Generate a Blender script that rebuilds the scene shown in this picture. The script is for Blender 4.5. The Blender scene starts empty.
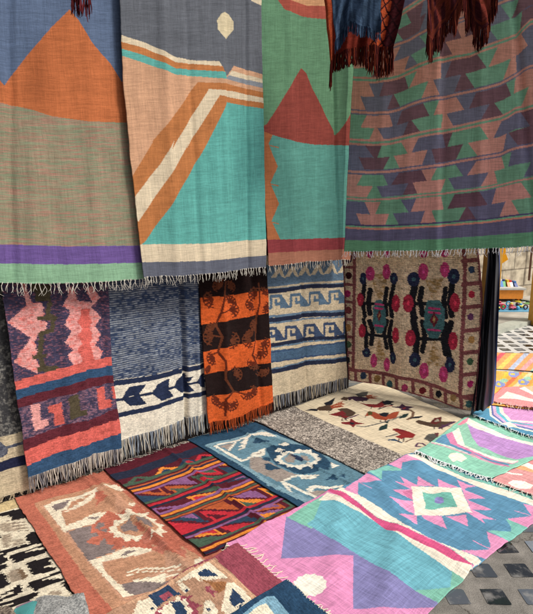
import bpy, math, random
import numpy as np

# ------------------------------------------------------------------ camera, sky, sun, exposure
SC = bpy.context.scene
COL = SC.collection
PITCH = math.radians(11.3); EYE = 1.55; FPX = 534.0
cam_data = bpy.data.cameras.new('camera'); cam = bpy.data.objects.new('camera', cam_data); COL.objects.link(cam)
cam.location = (0, 0, EYE); cam.rotation_euler = (math.pi / 2 - PITCH, 0, 0)
cam_data.sensor_fit = 'HORIZONTAL'; cam_data.sensor_width = 36.0; cam_data.lens = 36.0 * FPX / 533.0
cam_data.clip_start = 0.05; cam_data.clip_end = 500
SC.camera = cam
SUN_EL, SUN_AZ = 52.0, 112.0            # azimuth clockwise from +Y
world = bpy.data.worlds.new('World'); SC.world = world; world.use_nodes = True
wn = world.node_tree; wn.nodes.clear()
sky = wn.nodes.new('ShaderNodeTexSky'); sky.sky_type = 'NISHITA'; sky.sun_disc = False
sky.sun_elevation = math.radians(SUN_EL); sky.sun_rotation = math.radians(SUN_AZ); sky.dust_density = 4.0; sky.air_density = 0.7
bg = wn.nodes.new('ShaderNodeBackground'); bg.inputs['Strength'].default_value = 0.105
wo = wn.nodes.new('ShaderNodeOutputWorld')
hs = wn.nodes.new('ShaderNodeHueSaturation'); hs.inputs['Saturation'].default_value = 0.45   # thin bright cloud over the blue
wn.links.new(sky.outputs[0], hs.inputs['Color']); wn.links.new(hs.outputs[0], bg.inputs[0]); wn.links.new(bg.outputs[0], wo.inputs[0])
sd = bpy.data.lights.new('sun', 'SUN'); sd.energy = 2.7; sd.angle = math.radians(12); sd.color = (1, 0.95, 0.88)
sun = bpy.data.objects.new('sun', sd); COL.objects.link(sun)
from mathutils import Vector
_e, _a = math.radians(SUN_EL), math.radians(SUN_AZ)
sun.rotation_euler = Vector((math.sin(_a) * math.cos(_e), math.cos(_a) * math.cos(_e), math.sin(_e))).to_track_quat('Z', 'Y').to_euler()
SC.view_settings.view_transform = 'Standard'; SC.view_settings.look = 'None'
SC.view_settings.gamma = 1.0; SC.view_settings.use_curve_mapping = False
SC.view_settings.exposure = 0.27

rnd = random.Random(7); RNG = np.random.default_rng(11)

# ------------------------------------------------------------------ helpers
def lin(c, gain=1.0):
    c = np.asarray(c, float) / 255.0; c = c.mean() + (c - c.mean()) * 0.9
    return np.minimum(np.where(c <= 0.04045, c / 12.92, ((c + 0.055) / 1.055) ** 2.4) * gain, 0.85)

def tag(o, label=None, cat=None, group=None, kind=None):
    if label: o['label'] = label
    if cat: o['category'] = cat
    if group: o['group'] = group
    if kind: o['kind'] = kind
    return o

def empty(name, loc=(0, 0, 0)):
    o = bpy.data.objects.new(name, None); COL.objects.link(o); o.location = loc; o.empty_display_size = 0.1
    return o

def mesh_obj(name, verts, faces, mat, parent=None, smooth=False, col=None, uv=None):
    """verts in world space; when parented the empty's location is taken off"""
    V = np.asarray(verts, np.float64)
    if parent is not None and parent.type == 'EMPTY': V = V - np.array(parent.location)
    elif parent is not None and parent.parent is not None: V = V - np.array(parent.parent.location)
    me = bpy.data.meshes.new(name)
    F = faces
    if isinstance(F, np.ndarray):
        k = F.shape[1]
        me.vertices.add(len(V)); me.vertices.foreach_set('co', V.astype(np.float32).ravel())
        me.loops.add(F.size); me.loops.foreach_set('vertex_index', F.astype(np.int32).ravel())
        me.polygons.add(len(F)); me.polygons.foreach_set('loop_start', np.arange(0, F.size, k, dtype=np.int32))
        me.polygons.foreach_set('loop_total', np.full(len(F), k, np.int32))
        me.update(calc_edges=True)
    else:
        me.from_pydata([tuple(v) for v in V], [], [tuple(f) for f in F]); me.update()
    if smooth:
        me.polygons.foreach_set('use_smooth', np.ones(len(me.polygons), bool))
    if col is not None:
        at = me.color_attributes.new('Col', 'FLOAT_COLOR', 'POINT')
        c4 = np.ones((len(V), 4), np.float32); c4[:, :3] = col
        at.data.foreach_set('color', c4.ravel())
    if uv is not None:
        l = me.uv_layers.new(name='UVMap'); idx = np.empty(len(me.loops), np.int32)
        me.loops.foreach_get('vertex_index', idx)
        l.data.foreach_set('uv', np.asarray(uv, np.float32)[idx].ravel())
    me.materials.append(mat)
    o = bpy.data.objects.new(name, me); COL.objects.link(o)
    if parent is not None: o.parent = parent
    return o

class MB:
    def __init__(s): s.v = []; s.f = []; s.c = []
    def add(s, vs, fs, c=(1, 1, 1)):
        b = len(s.v); s.v += [tuple(v) for v in vs]; s.f += [tuple(i + b for i in f) for f in fs]; s.c += [tuple(c)] * len(vs)
    def prism(s, base, top, c=(1, 1, 1)):
        n = len(base); fs = [tuple(range(n - 1, -1, -1)), tuple(range(n, 2 * n))]
        fs += [(i, (i + 1) % n, n + (i + 1) % n, n + i) for i in range(n)]
        s.add(list(base) + list(top), fs, c)
    def box(s, x0, x1, y0, y1, z0, z1, c=(1, 1, 1), rot=0, bev=0):
        cx, cy = (x0 + x1) / 2, (y0 + y1) / 2; cr, sr = math.cos(rot), math.sin(rot)
        def P(x, y, z): return (cx + (x - cx) * cr - (y - cy) * sr, cy + (x - cx) * sr + (y - cy) * cr, z)
        if not bev:
            s.prism([P(x0, y0, z0), P(x1, y0, z0), P(x1, y1, z0), P(x0, y1, z0)], [P(x0, y0, z1), P(x1, y0, z1), P(x1, y1, z1), P(x0, y1, z1)], c)
        else:
            b = bev; pts = [(x0 + b, y0), (x1 - b, y0), (x1, y0 + b), (x1, y1 - b), (x1 - b, y1), (x0 + b, y1), (x0, y1 - b), (x0, y0 + b)]
            inn = [(min(max(x, x0 + b), x1 - b), min(max(y, y0 + b), y1 - b)) for x, y in pts]
            s.prism([P(x, y, z0) for x, y in pts], [P(x, y, z1 - b) for x, y in pts], c)
            s.prism([P(x, y, z1 - b) for x, y in pts], [P(x, y, z1) for x, y in inn], c)
    def tube(s, pts, rad, n=6, c=(1, 1, 1)):
        pts = [np.array(p, float) for p in pts]; m = len(pts)
        if not hasattr(rad, '__len__'): rad = [rad] * m
        vs = []
        for i, p in enumerate(pts):
            d = pts[min(i + 1, m - 1)] - pts[max(i - 1, 0)]; d = d / (np.linalg.norm(d) + 1e-9)
            a = np.cross(d, (0.31, 0.93, 0.17)); a /= np.linalg.norm(a) + 1e-9; b = np.cross(d, a)
            for k in range(n):
                t = 2 * math.pi * k / n; vs.append(p + rad[i] * (a * math.cos(t) + b * math.sin(t)))
        fs = [(i * n + k, i * n + (k + 1) % n, (i + 1) * n + (k + 1) % n, (i + 1) * n + k) for i in range(m - 1) for k in range(n)]
        fs += [tuple(range(n - 1, -1, -1)), tuple((m - 1) * n + k for k in range(n))]
        s.add(vs, fs, c)
    def ball(s, c0, r, c=(1, 1, 1), nu=10, nv=6):
        r = r if hasattr(r, '__len__') else (r, r, r); vs = []
        for j in range(nv + 1):
            ph = math.pi * j / nv
            for i in range(nu):
                t = 2 * math.pi * i / nu
                vs.append((c0[0] + r[0] * math.sin(ph) * math.cos(t), c0[1] + r[1] * math.sin(ph) * math.sin(t), c0[2] + r[2] * math.cos(ph)))
        fs = [(j * nu + i, (j + 1) * nu + i, (j + 1) * nu + (i + 1) % nu, j * nu + (i + 1) % nu) for j in range(nv) for i in range(nu)]
        s.add(vs, fs, c)
    def build(s, name, mat, parent=None, smooth=False):
        return mesh_obj(name, s.v, s.f, mat, parent, smooth, col=np.array(s.c))

def hash2(i, j, seed):
    h = (i.astype(np.int64) * 374761393 + j.astype(np.int64) * 668265263 + seed * 974634777) & 0xffffffff
    h = ((h ^ (h >> 13)) * 1274126177) & 0xffffffff; h = h ^ (h >> 16)
    return (h & 0xffff) / 65535.0
def vnoise(x, y, seed=0):
    xi, yi = np.floor(x), np.floor(y); fx, fy = x - xi, y - yi
    fx = fx * fx * (3 - 2 * fx); fy = fy * fy * (3 - 2 * fy)
    a = hash2(xi, yi, seed); b = hash2(xi + 1, yi, seed); c = hash2(xi, yi + 1, seed); d = hash2(xi + 1, yi + 1, seed)
    return (a * (1 - fx) + b * fx) * (1 - fy) + (c * (1 - fx) + d * fx) * fy

def ray(x, y):
    a = (x - 266.5) / FPX; b = (307 - y) / FPX
    return np.array([a, math.cos(PITCH) + b * math.sin(PITCH), -math.sin(PITCH) + b * math.cos(PITCH)])
CAM = np.array([0, 0, EYE])
def ground(x, y, z=0.0):
    d = ray(x, y); return CAM + d * (z - EYE) / d[2]

class Plane:
    """a surface the cloth lies on; at() gives the surface coordinates (metres) of a point measured in the photograph"""
    def __init__(s, o, e1, e2):
        s.o = np.array(o, float); s.e1 = np.array(e1, float); s.e1 /= np.linalg.norm(s.e1)
        s.e2 = np.array(e2, float); s.e2 /= np.linalg.norm(s.e2); s.n = np.cross(s.e1, s.e2)
        if np.dot(s.n, CAM - s.o) < 0: s.n = -s.n
    def shift(s, d): return Plane(s.o + s.n * d, s.e1, s.e2)
    def at(s, p):
        d = ray(*p); t = np.dot(s.o - CAM, s.n) / np.dot(d, s.n); q = CAM + d * t - s.o
        return (np.dot(q, s.e1), np.dot(q, s.e2))
    def xyz(s, a, b): return s.o + np.multiply.outer(a, s.e1) + np.multiply.outer(b, s.e2)

FLOOR = Plane((0, 0, 0.02), (1, 0, 0), (0, 1, 0))
_g1, _g2 = ground(30, 495), ground(353, 389)
WALL = Plane(_g1, _g2 - _g1, (0, 0, 1))
_h1, _h2 = ground(352, 392), ground(474, 414)
SIDE = Plane(_h1, _h2 - _h1, (0, 0, 1))
UPPER = WALL.shift(0.15)
KPL = SIDE.shift(0.285)

def crop(x0, y0, s):
    """points read off an enlarged view of the photograph -> photograph coordinates"""
    return lambda *pts: [(x0 + p[0] / s, y0 + p[1] / s) for p in pts]

# ---- floor height field so that rugs drape over each other
HX0, HY0, HC = -3.0, 0.8, 0.01
HN, HM = 800, 900
HF = np.zeros((HN, HM)); HF[470:, 285:] = .009
def blur(a, r):
    for ax in (0, 1):
        b = np.zeros_like(a)
        for k in range(-r, r + 1): b += np.roll(a, k, ax)
        a = b / (2 * r + 1)
    return a
def dil(a, r):
    for ax in (0, 1):
        b = a.copy()
        for k in range(-r, r + 1): b = np.maximum(b, np.roll(a, k, ax))
        a = b
    return a
def samp(F, x, y):
    fx = np.clip((x - HX0) / HC, 0, HN - 2); fy = np.clip((y - HY0) / HC, 0, HM - 2)
    i = fx.astype(int); j = fy.astype(int); a = fx - i; b = fy - j
    return F[i, j] * (1 - a) * (1 - b) + F[i + 1, j] * a * (1 - b) + F[i, j + 1] * (1 - a) * b + F[i + 1, j + 1] * a * b

def resample(poly, n):
    p = np.array(poly, float); d = np.r_[0, np.cumsum(np.hypot(*(np.diff(p, axis=0).T)))]; t = np.linspace(0, d[-1], n)
    return np.stack([np.interp(t, d, p[:, 0]), np.interp(t, d, p[:, 1])], 1)
def inpoly(X, Y, P):
    m = np.zeros(X.shape, bool); n = len(P)
    for i in range(n):
        x1, y1 = P[i]; x2, y2 = P[(i + 1) % n]
        if y1 == y2: continue
        c = (Y < y1) != (Y < y2)
        m ^= c & (X < (x2 - x1) * (Y - y1) / (y2 - y1) + x1)
    return m
def segdist(X, Y, a, b):
    ax, ay = a; dx, dy = b[0] - ax, b[1] - ay; t = np.clip(((X - ax) * dx + (Y - ay) * dy) / (dx * dx + dy * dy + 1e-12), 0, 1)
    return np.hypot(X - ax - t * dx, Y - ay - t * dy)

def nd(nt, kind, **kw):
    n = nt.nodes.new(kind)
    for k, v in kw.items(): setattr(n, k, v)
    return n
def cloth_mat(name, rib_u=0.0, rib_v=0.004, bump=0.5, rough=0.95, var=0.22, fuzz=0.0, slub=0.3):
    m = bpy.data.materials.new(name); m.use_nodes = True; nt = m.node_tree; L = nt.links
    b = nt.nodes['Principled BSDF']; b.inputs['Roughness'].default_value = rough; b.inputs['Specular IOR Level'].default_value = 0.06
    b.inputs['Sheen Weight'].default_value = 0.02
    at = nd(nt, 'ShaderNodeAttribute', attribute_name='Col'); uv = nd(nt, 'ShaderNodeUVMap')
    def mp(sx, sy):
        q = nd(nt, 'ShaderNodeMapping'); q.inputs['Scale'].default_value = (sx, sy, 1); L.new(uv.outputs[0], q.inputs[0]); return q
    def noise(sx, sy, det=2.0):
        n = nd(nt, 'ShaderNodeTexNoise'); n.inputs['Scale'].default_value = 1; n.inputs['Detail'].default_value = det; n.inputs['Roughness'].default_value = 0.65
        L.new(mp(sx, sy).outputs[0], n.inputs['Vector']); return n
    def math_(op, a, b_, c_=None):
        q = nd(nt, 'ShaderNodeMath', operation=op)
        for i, v in enumerate((a, b_, c_)):
            if v is None: continue
            if isinstance(v, (int, float)): q.inputs[i].default_value = v
            else: L.new(v, q.inputs[i])
        return q.outputs[0]
    weft = noise(22, 300); warp = noise(300, 18); fine = noise(260, 260, 3)
    s = math_('ADD', math_('MULTIPLY', weft.outputs[0], slub), math_('MULTIPLY', warp.outputs[0], slub * 0.8))
    s = math_('ADD', s, math_('MULTIPLY', fine.outputs[0], 1 - 1.8 * slub + fuzz))
    # yarn to yarn variation of the dye
    v = math_('MULTIPLY_ADD', s, var * 5.0, 1 - var * 2.5 * (1 + fuzz))
    mul = nd(nt, 'ShaderNodeVectorMath', operation='SCALE'); L.new(at.outputs['Color'], mul.inputs[0]); L.new(v, mul.inputs['Scale'])
    L.new(mul.outputs[0], b.inputs['Base Color'])
    h = s
    sep = nd(nt, 'ShaderNodeSeparateXYZ'); L.new(uv.outputs[0], sep.inputs[0])
    if rib_v: h = math_('ADD', h, math_('MULTIPLY', math_('SINE', math_('MULTIPLY', sep.outputs[1], 2 * math.pi / rib_v), 0.0), 0.25))
    if rib_u: h = math_('ADD', h, math_('MULTIPLY', math_('SINE', math_('MULTIPLY', sep.outputs[0], 2 * math.pi / rib_u), 0.0), 0.25))
    bp = nd(nt, 'ShaderNodeBump'); bp.inputs['Strength'].default_value = bump; bp.inputs['Distance'].default_value = 0.004
    L.new(h, bp.inputs['Height']); L.new(bp.outputs[0], b.inputs['Normal'])
    return m
M_FLAT = cloth_mat('linen flatweave', rib_v=0.0, bump=0.7, var=0.2, slub=0.45)
M_WOOL = cloth_mat('thick wool weave', rib_v=0.0, rib_u=0.0, bump=1.0, var=0.30, slub=0.28, fuzz=0.1)
M_LOOP = cloth_mat('knotted loop wool', rib_v=0.013, rib_u=0.019, bump=1.0, var=0.34, slub=0.25, fuzz=0.2)
M_COT = cloth_mat('cotton flatweave', rib_v=0.0, bump=0.9, var=0.17, slub=0.42)
def plain_mat(name, rough=0.8, spec=0.2, noise_scale=60, var=0.15, bump=0.2, dist=0.003):
    m = bpy.data.materials.new(name); m.use_nodes = True; nt = m.node_tree; L = nt.links
    b = nt.nodes['Principled BSDF']; b.inputs['Roughness'].default_value = rough; b.inputs['Specular IOR Level'].default_value = spec
    at = nd(nt, 'ShaderNodeAttribute', attribute_name='Col'); tc = nd(nt, 'ShaderNodeTexCoord')
    n = nd(nt, 'ShaderNodeTexNoise'); n.inputs['Scale'].default_value = noise_scale; n.inputs['Detail'].default_value = 5; L.new(tc.outputs['Object'], n.inputs['Vector'])
    q = nd(nt, 'ShaderNodeMath', operation='MULTIPLY_ADD'); L.new(n.outputs[0], q.inputs[0]); q.inputs[1].default_value = var * 4; q.inputs[2].default_value = 1 - var * 2
    mul = nd(nt, 'ShaderNodeVectorMath', operation='SCALE'); L.new(at.outputs['Color'], mul.inputs[0]); L.new(q.outputs[0], mul.inputs['Scale'])
    L.new(mul.outputs[0], b.inputs['Base Color'])
    bp = nd(nt, 'ShaderNodeBump'); bp.inputs['Strength'].default_value = bump; bp.inputs['Distance'].default_value = dist
    L.new(n.outputs[0], bp.inputs['Height']); L.new(bp.outputs[0], b.inputs['Normal'])
    return m
M_YARN = plain_mat('fringe yarn', 1.0, 0.0, 300, 0.2, 0.3)
M_PAINT = plain_mat('painted wood', 0.55, 0.35, 25, 0.12, 0.25)
M_TOY = plain_mat('moulded plastic', 0.35, 0.5, 40, 0.04, 0.05)
M_DARK = plain_mat('dark boards', 0.9, 0.1, 20, 0.2, 0.4)

class Rug:
    def __init__(s, name, label, pl, left, right, gain, base, mat, bottom=None, top=None, group=None, q=1, step=0.62,
                 folds=(), wob=0.01, lay=None, thick=0.0045, cat='rug', jag=0.0, grain=None):
        s.grain = grain if grain is not None else {'M_FLAT': .34}.get('', {M_FLAT: .21, M_WOOL: .44, M_LOOP: .6, M_COT: .28}.get(mat, .4))
        s.name, s.label, s.pl, s.gain, s.mat, s.folds, s.wob, s.group, s.thick, s.cat = name, label, pl, gain, mat, folds, wob, group, thick, cat
        s.floor = pl is FLOOR; s.seed = rnd.randrange(10 ** 6)
        wpx = max(math.dist(left[0], right[0]), math.dist(left[-1], right[-1])); hpx = max(math.dist(left[0], left[-1]), math.dist(right[0], right[-1]))
        s.nu = int(wpx / step) + 2; s.nv = int(hpx / step) + 2
        s.nu = min(s.nu, 520); s.nv = min(s.nv, 640)
        A = pl.at
        Lp = resample([A(p) for p in left], s.nv); Rp = resample([A(p) for p in right], s.nv)
        Tp = resample([A(p) for p in (top or [left[0], right[0]])], s.nu)
        Bp = resample([A(p) for p in (bottom or [left[-1], right[-1]])], s.nu)
        ea = .006 if s.floor else .0035
        for E_, k_ in ((Lp, 1), (Rp, 2), (Tp, 3), (Bp, 4)):
            n_ = len(E_); tt = np.linspace(0, np.hypot(*(E_[-1] - E_[0])), n_); dv = (E_[-1] - E_[0]) / np.hypot(*(E_[-1] - E_[0])); nn_ = np.array([-dv[1], dv[0]])
            w_ = (vnoise(tt / .12, tt * 0 + k_, s.seed) - .5) * 2 * ea + (vnoise(tt / .03, tt * 0 + k_, s.seed + 7) - .5) * ea * .7; w_ *= np.clip(np.minimum(tt, tt[-1] - tt) / .02, 0, 1)
            E_ += w_[:, None] * nn_
        Tp[0], Tp[-1], Bp[0], Bp[-1] = Lp[0], Rp[0], Lp[-1], Rp[-1]
        u = np.linspace(0, 1, s.nu)[:, None, None]; v = np.linspace(0, 1, s.nv)[None, :, None]
        P = (1 - u) * Lp[None] + u * Rp[None] + (1 - v) * Tp[:, None] + v * Bp[:, None] \
            - ((1 - u) * (1 - v) * Lp[0] + u * (1 - v) * Rp[0] + (1 - u) * v * Lp[-1] + u * v * Rp[-1])
        s.S, s.T = P[..., 0], P[..., 1]; s.U = np.broadcast_to(u[..., 0], s.S.shape).copy(); s.V = np.broadcast_to(v[..., 0], s.S.shape).copy()
        s.W = np.hypot(*(Rp - Lp).mean(0)); s.H = np.hypot(*(Bp - Tp).mean(0))
        s.C = np.empty(s.S.shape + (3,)); s.C[:] = lin(base, gain)
        i = np.arange(s.nu); j = np.arange(s.nv)
        if q > 1: i = np.minimum((i // q) * q + q // 2, s.nu - 1); j = np.minimum((j // q) * q + q // 2, s.nv - 1)
        s.QS = s.S[np.ix_(i, j)].copy(); s.QT = s.T[np.ix_(i, j)].copy()
        s.um, s.vm = s.U * s.W, s.V * s.H
        if jag:   # yarn ends do not line up: each weft shifts a little
            n = vnoise(s.um / 0.02, s.vm / 0.004, 5) - 0.5
            eu = (Rp - Lp).mean(0); eu = eu / np.hypot(*eu); s.QS += n * jag * eu[0]; s.QT += n * jag * eu[1]
    def _mask(s, pts):
        P = [s.pl.at(p) for p in pts]; return inpoly(s.QS, s.QT, P)
    def mix(s, m, c, c2=None, nz=None):
        col = lin(c, s.gain)
        if c2 is not None:
            lu, lv, thr, soft = nz
            n = vnoise(s.um / lu, s.vm / lv, s.seed + 3) * .6 + vnoise(s.um / lu * 2.3, s.vm / lv * 2.1, s.seed + 9) * .4
            k = np.clip((n - thr) / soft + .5, 0, 1)[m][:, None]
            s.C[m] = col * (1 - k) + lin(c2, s.gain) * k
        else: s.C[m] = col
        return s
    def poly(s, c, pts, c2=None, nz=None): return s.mix(s._mask(pts), c, c2, nz)
    def line(s, c, pts, w, c2=None, nz=None):
        """w in metres"""
        P = [s.pl.at(p) for p in pts]; D = np.full(s.S.shape, 9.0)
        for a, b in zip(P, P[1:]): D = np.minimum(D, segdist(s.QS, s.QT, a, b))
        return s.mix(D < w / 2, c, c2, nz)
    def oval(s, c, p, rx, ry, seed=None):
        pts = [(p[0] + rx * math.cos(t * math.pi / 8), p[1] + ry * math.sin(t * math.pi / 8)) for t in range(16)]
        return s.poly(c, pts)
    def build(s, thick_dir=None):
        global HF
        P = s.pl.xyz(s.S, s.T); n = s.pl.n
        d = np.zeros(s.S.shape)
        for f in s.folds:
            a, b = s.pl.at(f[0]), s.pl.at(f[1]); dx, dy = b[0] - a[0], b[1] - a[1]; Ln = math.hypot(dx, dy)
            sd_ = ((s.S - a[0]) * dy - (s.T - a[1]) * dx) / Ln; sd_ = sd_ + 0.35 * f[3] * (vnoise(s.vm / .15, s.um * 0, s.seed) - .5)
            kind = f[4] if len(f) > 4 else 'g'
            if kind == 'g': d += f[2] * np.exp(-(sd_ / f[3]) ** 2)
            else: d += f[2] * np.tanh(sd_ / f[3])
        if s.mat is M_LOOP:     # rows of yarn loops
            lp = np.sin(s.vm / .0135 * 2 * math.pi + 2.0 * vnoise(s.um / .03, s.vm / .05, s.seed + 40)) * (.6 + .8 * vnoise(s.um / .012, s.vm / .0135, s.seed + 41)); d += .0032 * lp; s.C *= (1 + .18 * vnoise(s.um / .014, s.vm / .0135, s.seed + 42) - .09)[..., None]
        if s.floor:
            d += s.wob * 0.5 * (vnoise(s.S / .11, s.T / .11, s.seed) + .5 * vnoise(s.S / .04, s.T / .04, s.seed + 1))
            base = np.maximum(samp(blur(dil(HF, 4), 5), s.S, s.T), samp(dil(HF, 1), s.S, s.T) + .001) 
            d = d - d.min() * 0
            P[..., 2] = base + s.thick + np.maximum(d, 0)
            fi = ((s.S - HX0) / HC).astype(int); fj = ((s.T - HY0) / HC).astype(int)
            ok = (fi >= 0) & (fi < HN) & (fj >= 0) & (fj < HM)
            new = HF.copy(); np.maximum.at(new, (fi[ok], fj[ok]), P[..., 2][ok]); HF = new
        else:
            k = s.wob * (0.4 + 0.6 * s.V)
            d += k * (2 * vnoise(s.um / .16 + s.V * .6, s.vm / 1.1, s.seed) - 1) + 0.35 * k * (2 * vnoise(s.um / .05 + s.V, s.vm / .6, s.seed + 1) - 1)
            d += 0.15 * s.wob * (2 * vnoise(s.um / .09, s.vm / .09, s.seed + 2) - 1)
            P = P + d[..., None] * n
        # handmade colour drift of whole yarns
        dr = 1 + 0.10 * (vnoise(s.um / .35, s.vm / .006, s.seed + 4) - .5) + 0.08 * (vnoise(s.um / .005, s.vm / .4, s.seed + 5) - .5) + 0.08 * (vnoise(s.um / .1, s.vm / .1, s.seed + 6) - .5)
        gr = s.grain
        if s.mat in (M_FLAT, M_COT):     # long crossed threads, the odd slub
            N = lambda x, y, k: vnoise(s.um / x, s.vm / y, s.seed + k) - .5
            t_ = N(.045, .0030, 20) * 1.25 + N(.0030, .06, 21) * 1.0 + N(.15, .008, 22) * .35 + N(.008, .25, 24) * .35 + N(.004, .004, 25) * .45
            dr = dr * (1 + gr * t_)
            sl = np.clip((vnoise(s.um / .022, s.vm / .0034, s.seed + 30) - .90) / .06, 0, 1)[..., None] * .4
            Cc = s.C * dr[..., None]; Cc = Cc * (1 - sl) + Cc * .62 * sl
        else:
            N = lambda x, y, k: vnoise(s.um / x, s.vm / y, s.seed + k) - .5
            row = np.sin(s.vm / .0105 * 2 * math.pi + 1.5 * N(.06, .05, 26)) * .16
            dr = dr * (1 + gr * (N(.0075, .0032, 20) * 1.0 + N(.0032, .0075, 21) * .8 + N(.02, .005, 22) * .8 + N(.03, .03, 23) * .35 + row))
            fl = np.clip((N(.0045, .0035, 27) + .5 - .80) / .12, 0, 1)[..., None] * min(.5, gr * .5)   # fibres standing off the yarn
            Cc = s.C * dr[..., None]; Cc = Cc * (1 - fl) + (Cc * 1.45 + .012) * fl
        s.P = P
        nu, nv = s.nu, s.nv; idx = np.arange(nu * nv).reshape(nu, nv)
        F = np.stack([idx[:-1, :-1], idx[:-1, 1:], idx[1:, 1:], idx[1:, :-1]], -1).reshape(-1, 4)
        ring = np.r_[idx[:, 0], idx[-1, 1:], idx[-2::-1, -1], idx[0, -2:0:-1]]
        V = P.reshape(-1, 3); C2 = Cc.reshape(-1, 3); uv = np.stack([s.um, s.vm], -1).reshape(-1, 2)
        off = -n * s.thick if not s.floor else np.array([0, 0, -s.thick])
        V2 = V[ring] + off; r2 = np.arange(len(ring)) + len(V)
        Fs = np.stack([ring, r2, np.roll(r2, -1), np.roll(ring, -1)], -1)
        V = np.r_[V, V2]; C2 = np.r_[C2, C2[ring] * 0.9]; uv = np.r_[uv, uv[ring] + 0.003]; F = np.r_[F[:, ::-1], Fs]
        # make the upper side face out
        a, b_, c_ = V[F[0, 0]], V[F[0, 1]], V[F[0, 2]]
        if np.dot(np.cross(b_ - a, c_ - b_), n) < 0: F = F[:, ::-1].copy()
        base = P[nu // 2, -1]
        s.root = empty(s.name, tuple(base)); tag(s.root, s.label, s.cat, s.group)
        s.obj = mesh_obj('woven_cloth', V, F, s.mat, s.root, True, C2, uv)
        return s
    def fringe(s, side='bottom', n=60, length=0.07, rad=0.0016, cols=((215, 205, 190),), jit=0.35, lean=0.0, var=0.3, seg=4, u0=0.0, u1=1.0, gain=None, prof=None, knot=False):
        b = MB(); P = s.P; g = gain or s.gain
        for k in range(n):
            u = u0 + (u1 - u0) * (k + rnd.uniform(.2, .8)) / n
            if side == 'bottom': i = int(u * (s.nu - 1)); p = P[i, -1]; q = P[i, -6]; t = P[min(i + 3, s.nu - 1), -1] - P[max(i - 3, 0), -1]
            elif side == 'top': i = int(u * (s.nu - 1)); p = P[i, 0]; q = P[i, 5]; t = P[min(i + 3, s.nu - 1), 0] - P[max(i - 3, 0), 0]
            elif side == 'right': i = int(u * (s.nv - 1)); p = P[-1, i]; q = P[-6, i]; t = P[-1, min(i + 3, s.nv - 1)] - P[-1, max(i - 3, 0)]
            else: i = int(u * (s.nv - 1)); p = P[0, i]; q = P[5, i]; t = P[0, min(i + 3, s.nv - 1)] - P[0, max(i - 3, 0)]
            t = t / (np.linalg.norm(t) + 1e-9)
            Ln = length * rnd.uniform(1 - var, 1 + var * .5)
            if prof: Ln = prof(u) * rnd.uniform(.8, 1.08)
            c = lin(rnd.choice(cols), g)
            if knot:
                out = s.pl.n; kd_ = rnd.uniform(.10, .3) * Ln; kp_ = p + out * .003 + np.array([0, 0, -kd_]) + t * rnd.gauss(0, .003)
                b.ball(kp_, rad * 1.9, c, 6, 4)
                for m_ in range(rnd.choice([2, 2, 3, 4])):
                    st = p + t * rnd.uniform(-.007, .007) + out * .001 + np.array([0, 0, .005]); l2 = (Ln - kd_) * rnd.uniform(.55, 1.05); aa = rnd.gauss(0, jit * .55); cur = kp_.copy(); pts = [st, (st + kp_) / 2 + out * .002, kp_.copy()]
                    cv = rnd.gauss(0, jit * .5)
                    for m in range(1, 5):
                        cur = cur + np.array([0, 0, -l2 / 4]) + t * l2 / 4 * (aa + cv * (m - 2) + rnd.gauss(0, .12)) + out * rnd.uniform(-.001, .003); pts.append(cur.copy())
                    b.tube(pts, [rad, rad, rad * 1.2, rad, rad * .9, rad * .8, rad * .5], 4, c)
                continue
            if s.floor:
                out = p - q; out[2] = 0; out /= np.linalg.norm(out) + 1e-9
                dr = out + t * (rnd.gauss(0, jit) + lean); pts = [p - out * .004 + (0, 0, .001)]
                cur = p.copy(); ph = rnd.uniform(0, 6)
                for m in range(1, seg + 1):
                    cur = cur + dr * Ln / seg + t * math.sin(ph + m * 2) * Ln * .08
                    z = float(samp(HF, np.array([cur[0]]), np.array([cur[1]]))[0]) + rad * 1.2
                    pts.append(np.array([cur[0], cur[1], max(z, 0.003) + (0.002 if m < seg else 0)]))
            else:
                out = s.pl.n; dr = np.array([0, 0, -1.0]) + t * (rnd.gauss(0, jit * .5) + lean) + out * rnd.uniform(-.05, .2)
                pts = [p + out * .0015 + np.array([0, 0, .006])]; cur = p.copy(); ph = rnd.uniform(0, 6)
                for m in range(1, seg + 1):
                    cur = cur + dr * Ln / seg + t * math.sin(ph + m * 1.7) * Ln * jit * .22
                    cur[2] = max(cur[2], 0.012 + 0.01 * rnd.random()); pts.append(cur.copy())
            b.tube(pts, [rad * 1.25] + [rad] * (seg - 1) + [rad * .5], 4, c)
        o = b.build('fringe', M_YARN, s.root)
        return s
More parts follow.
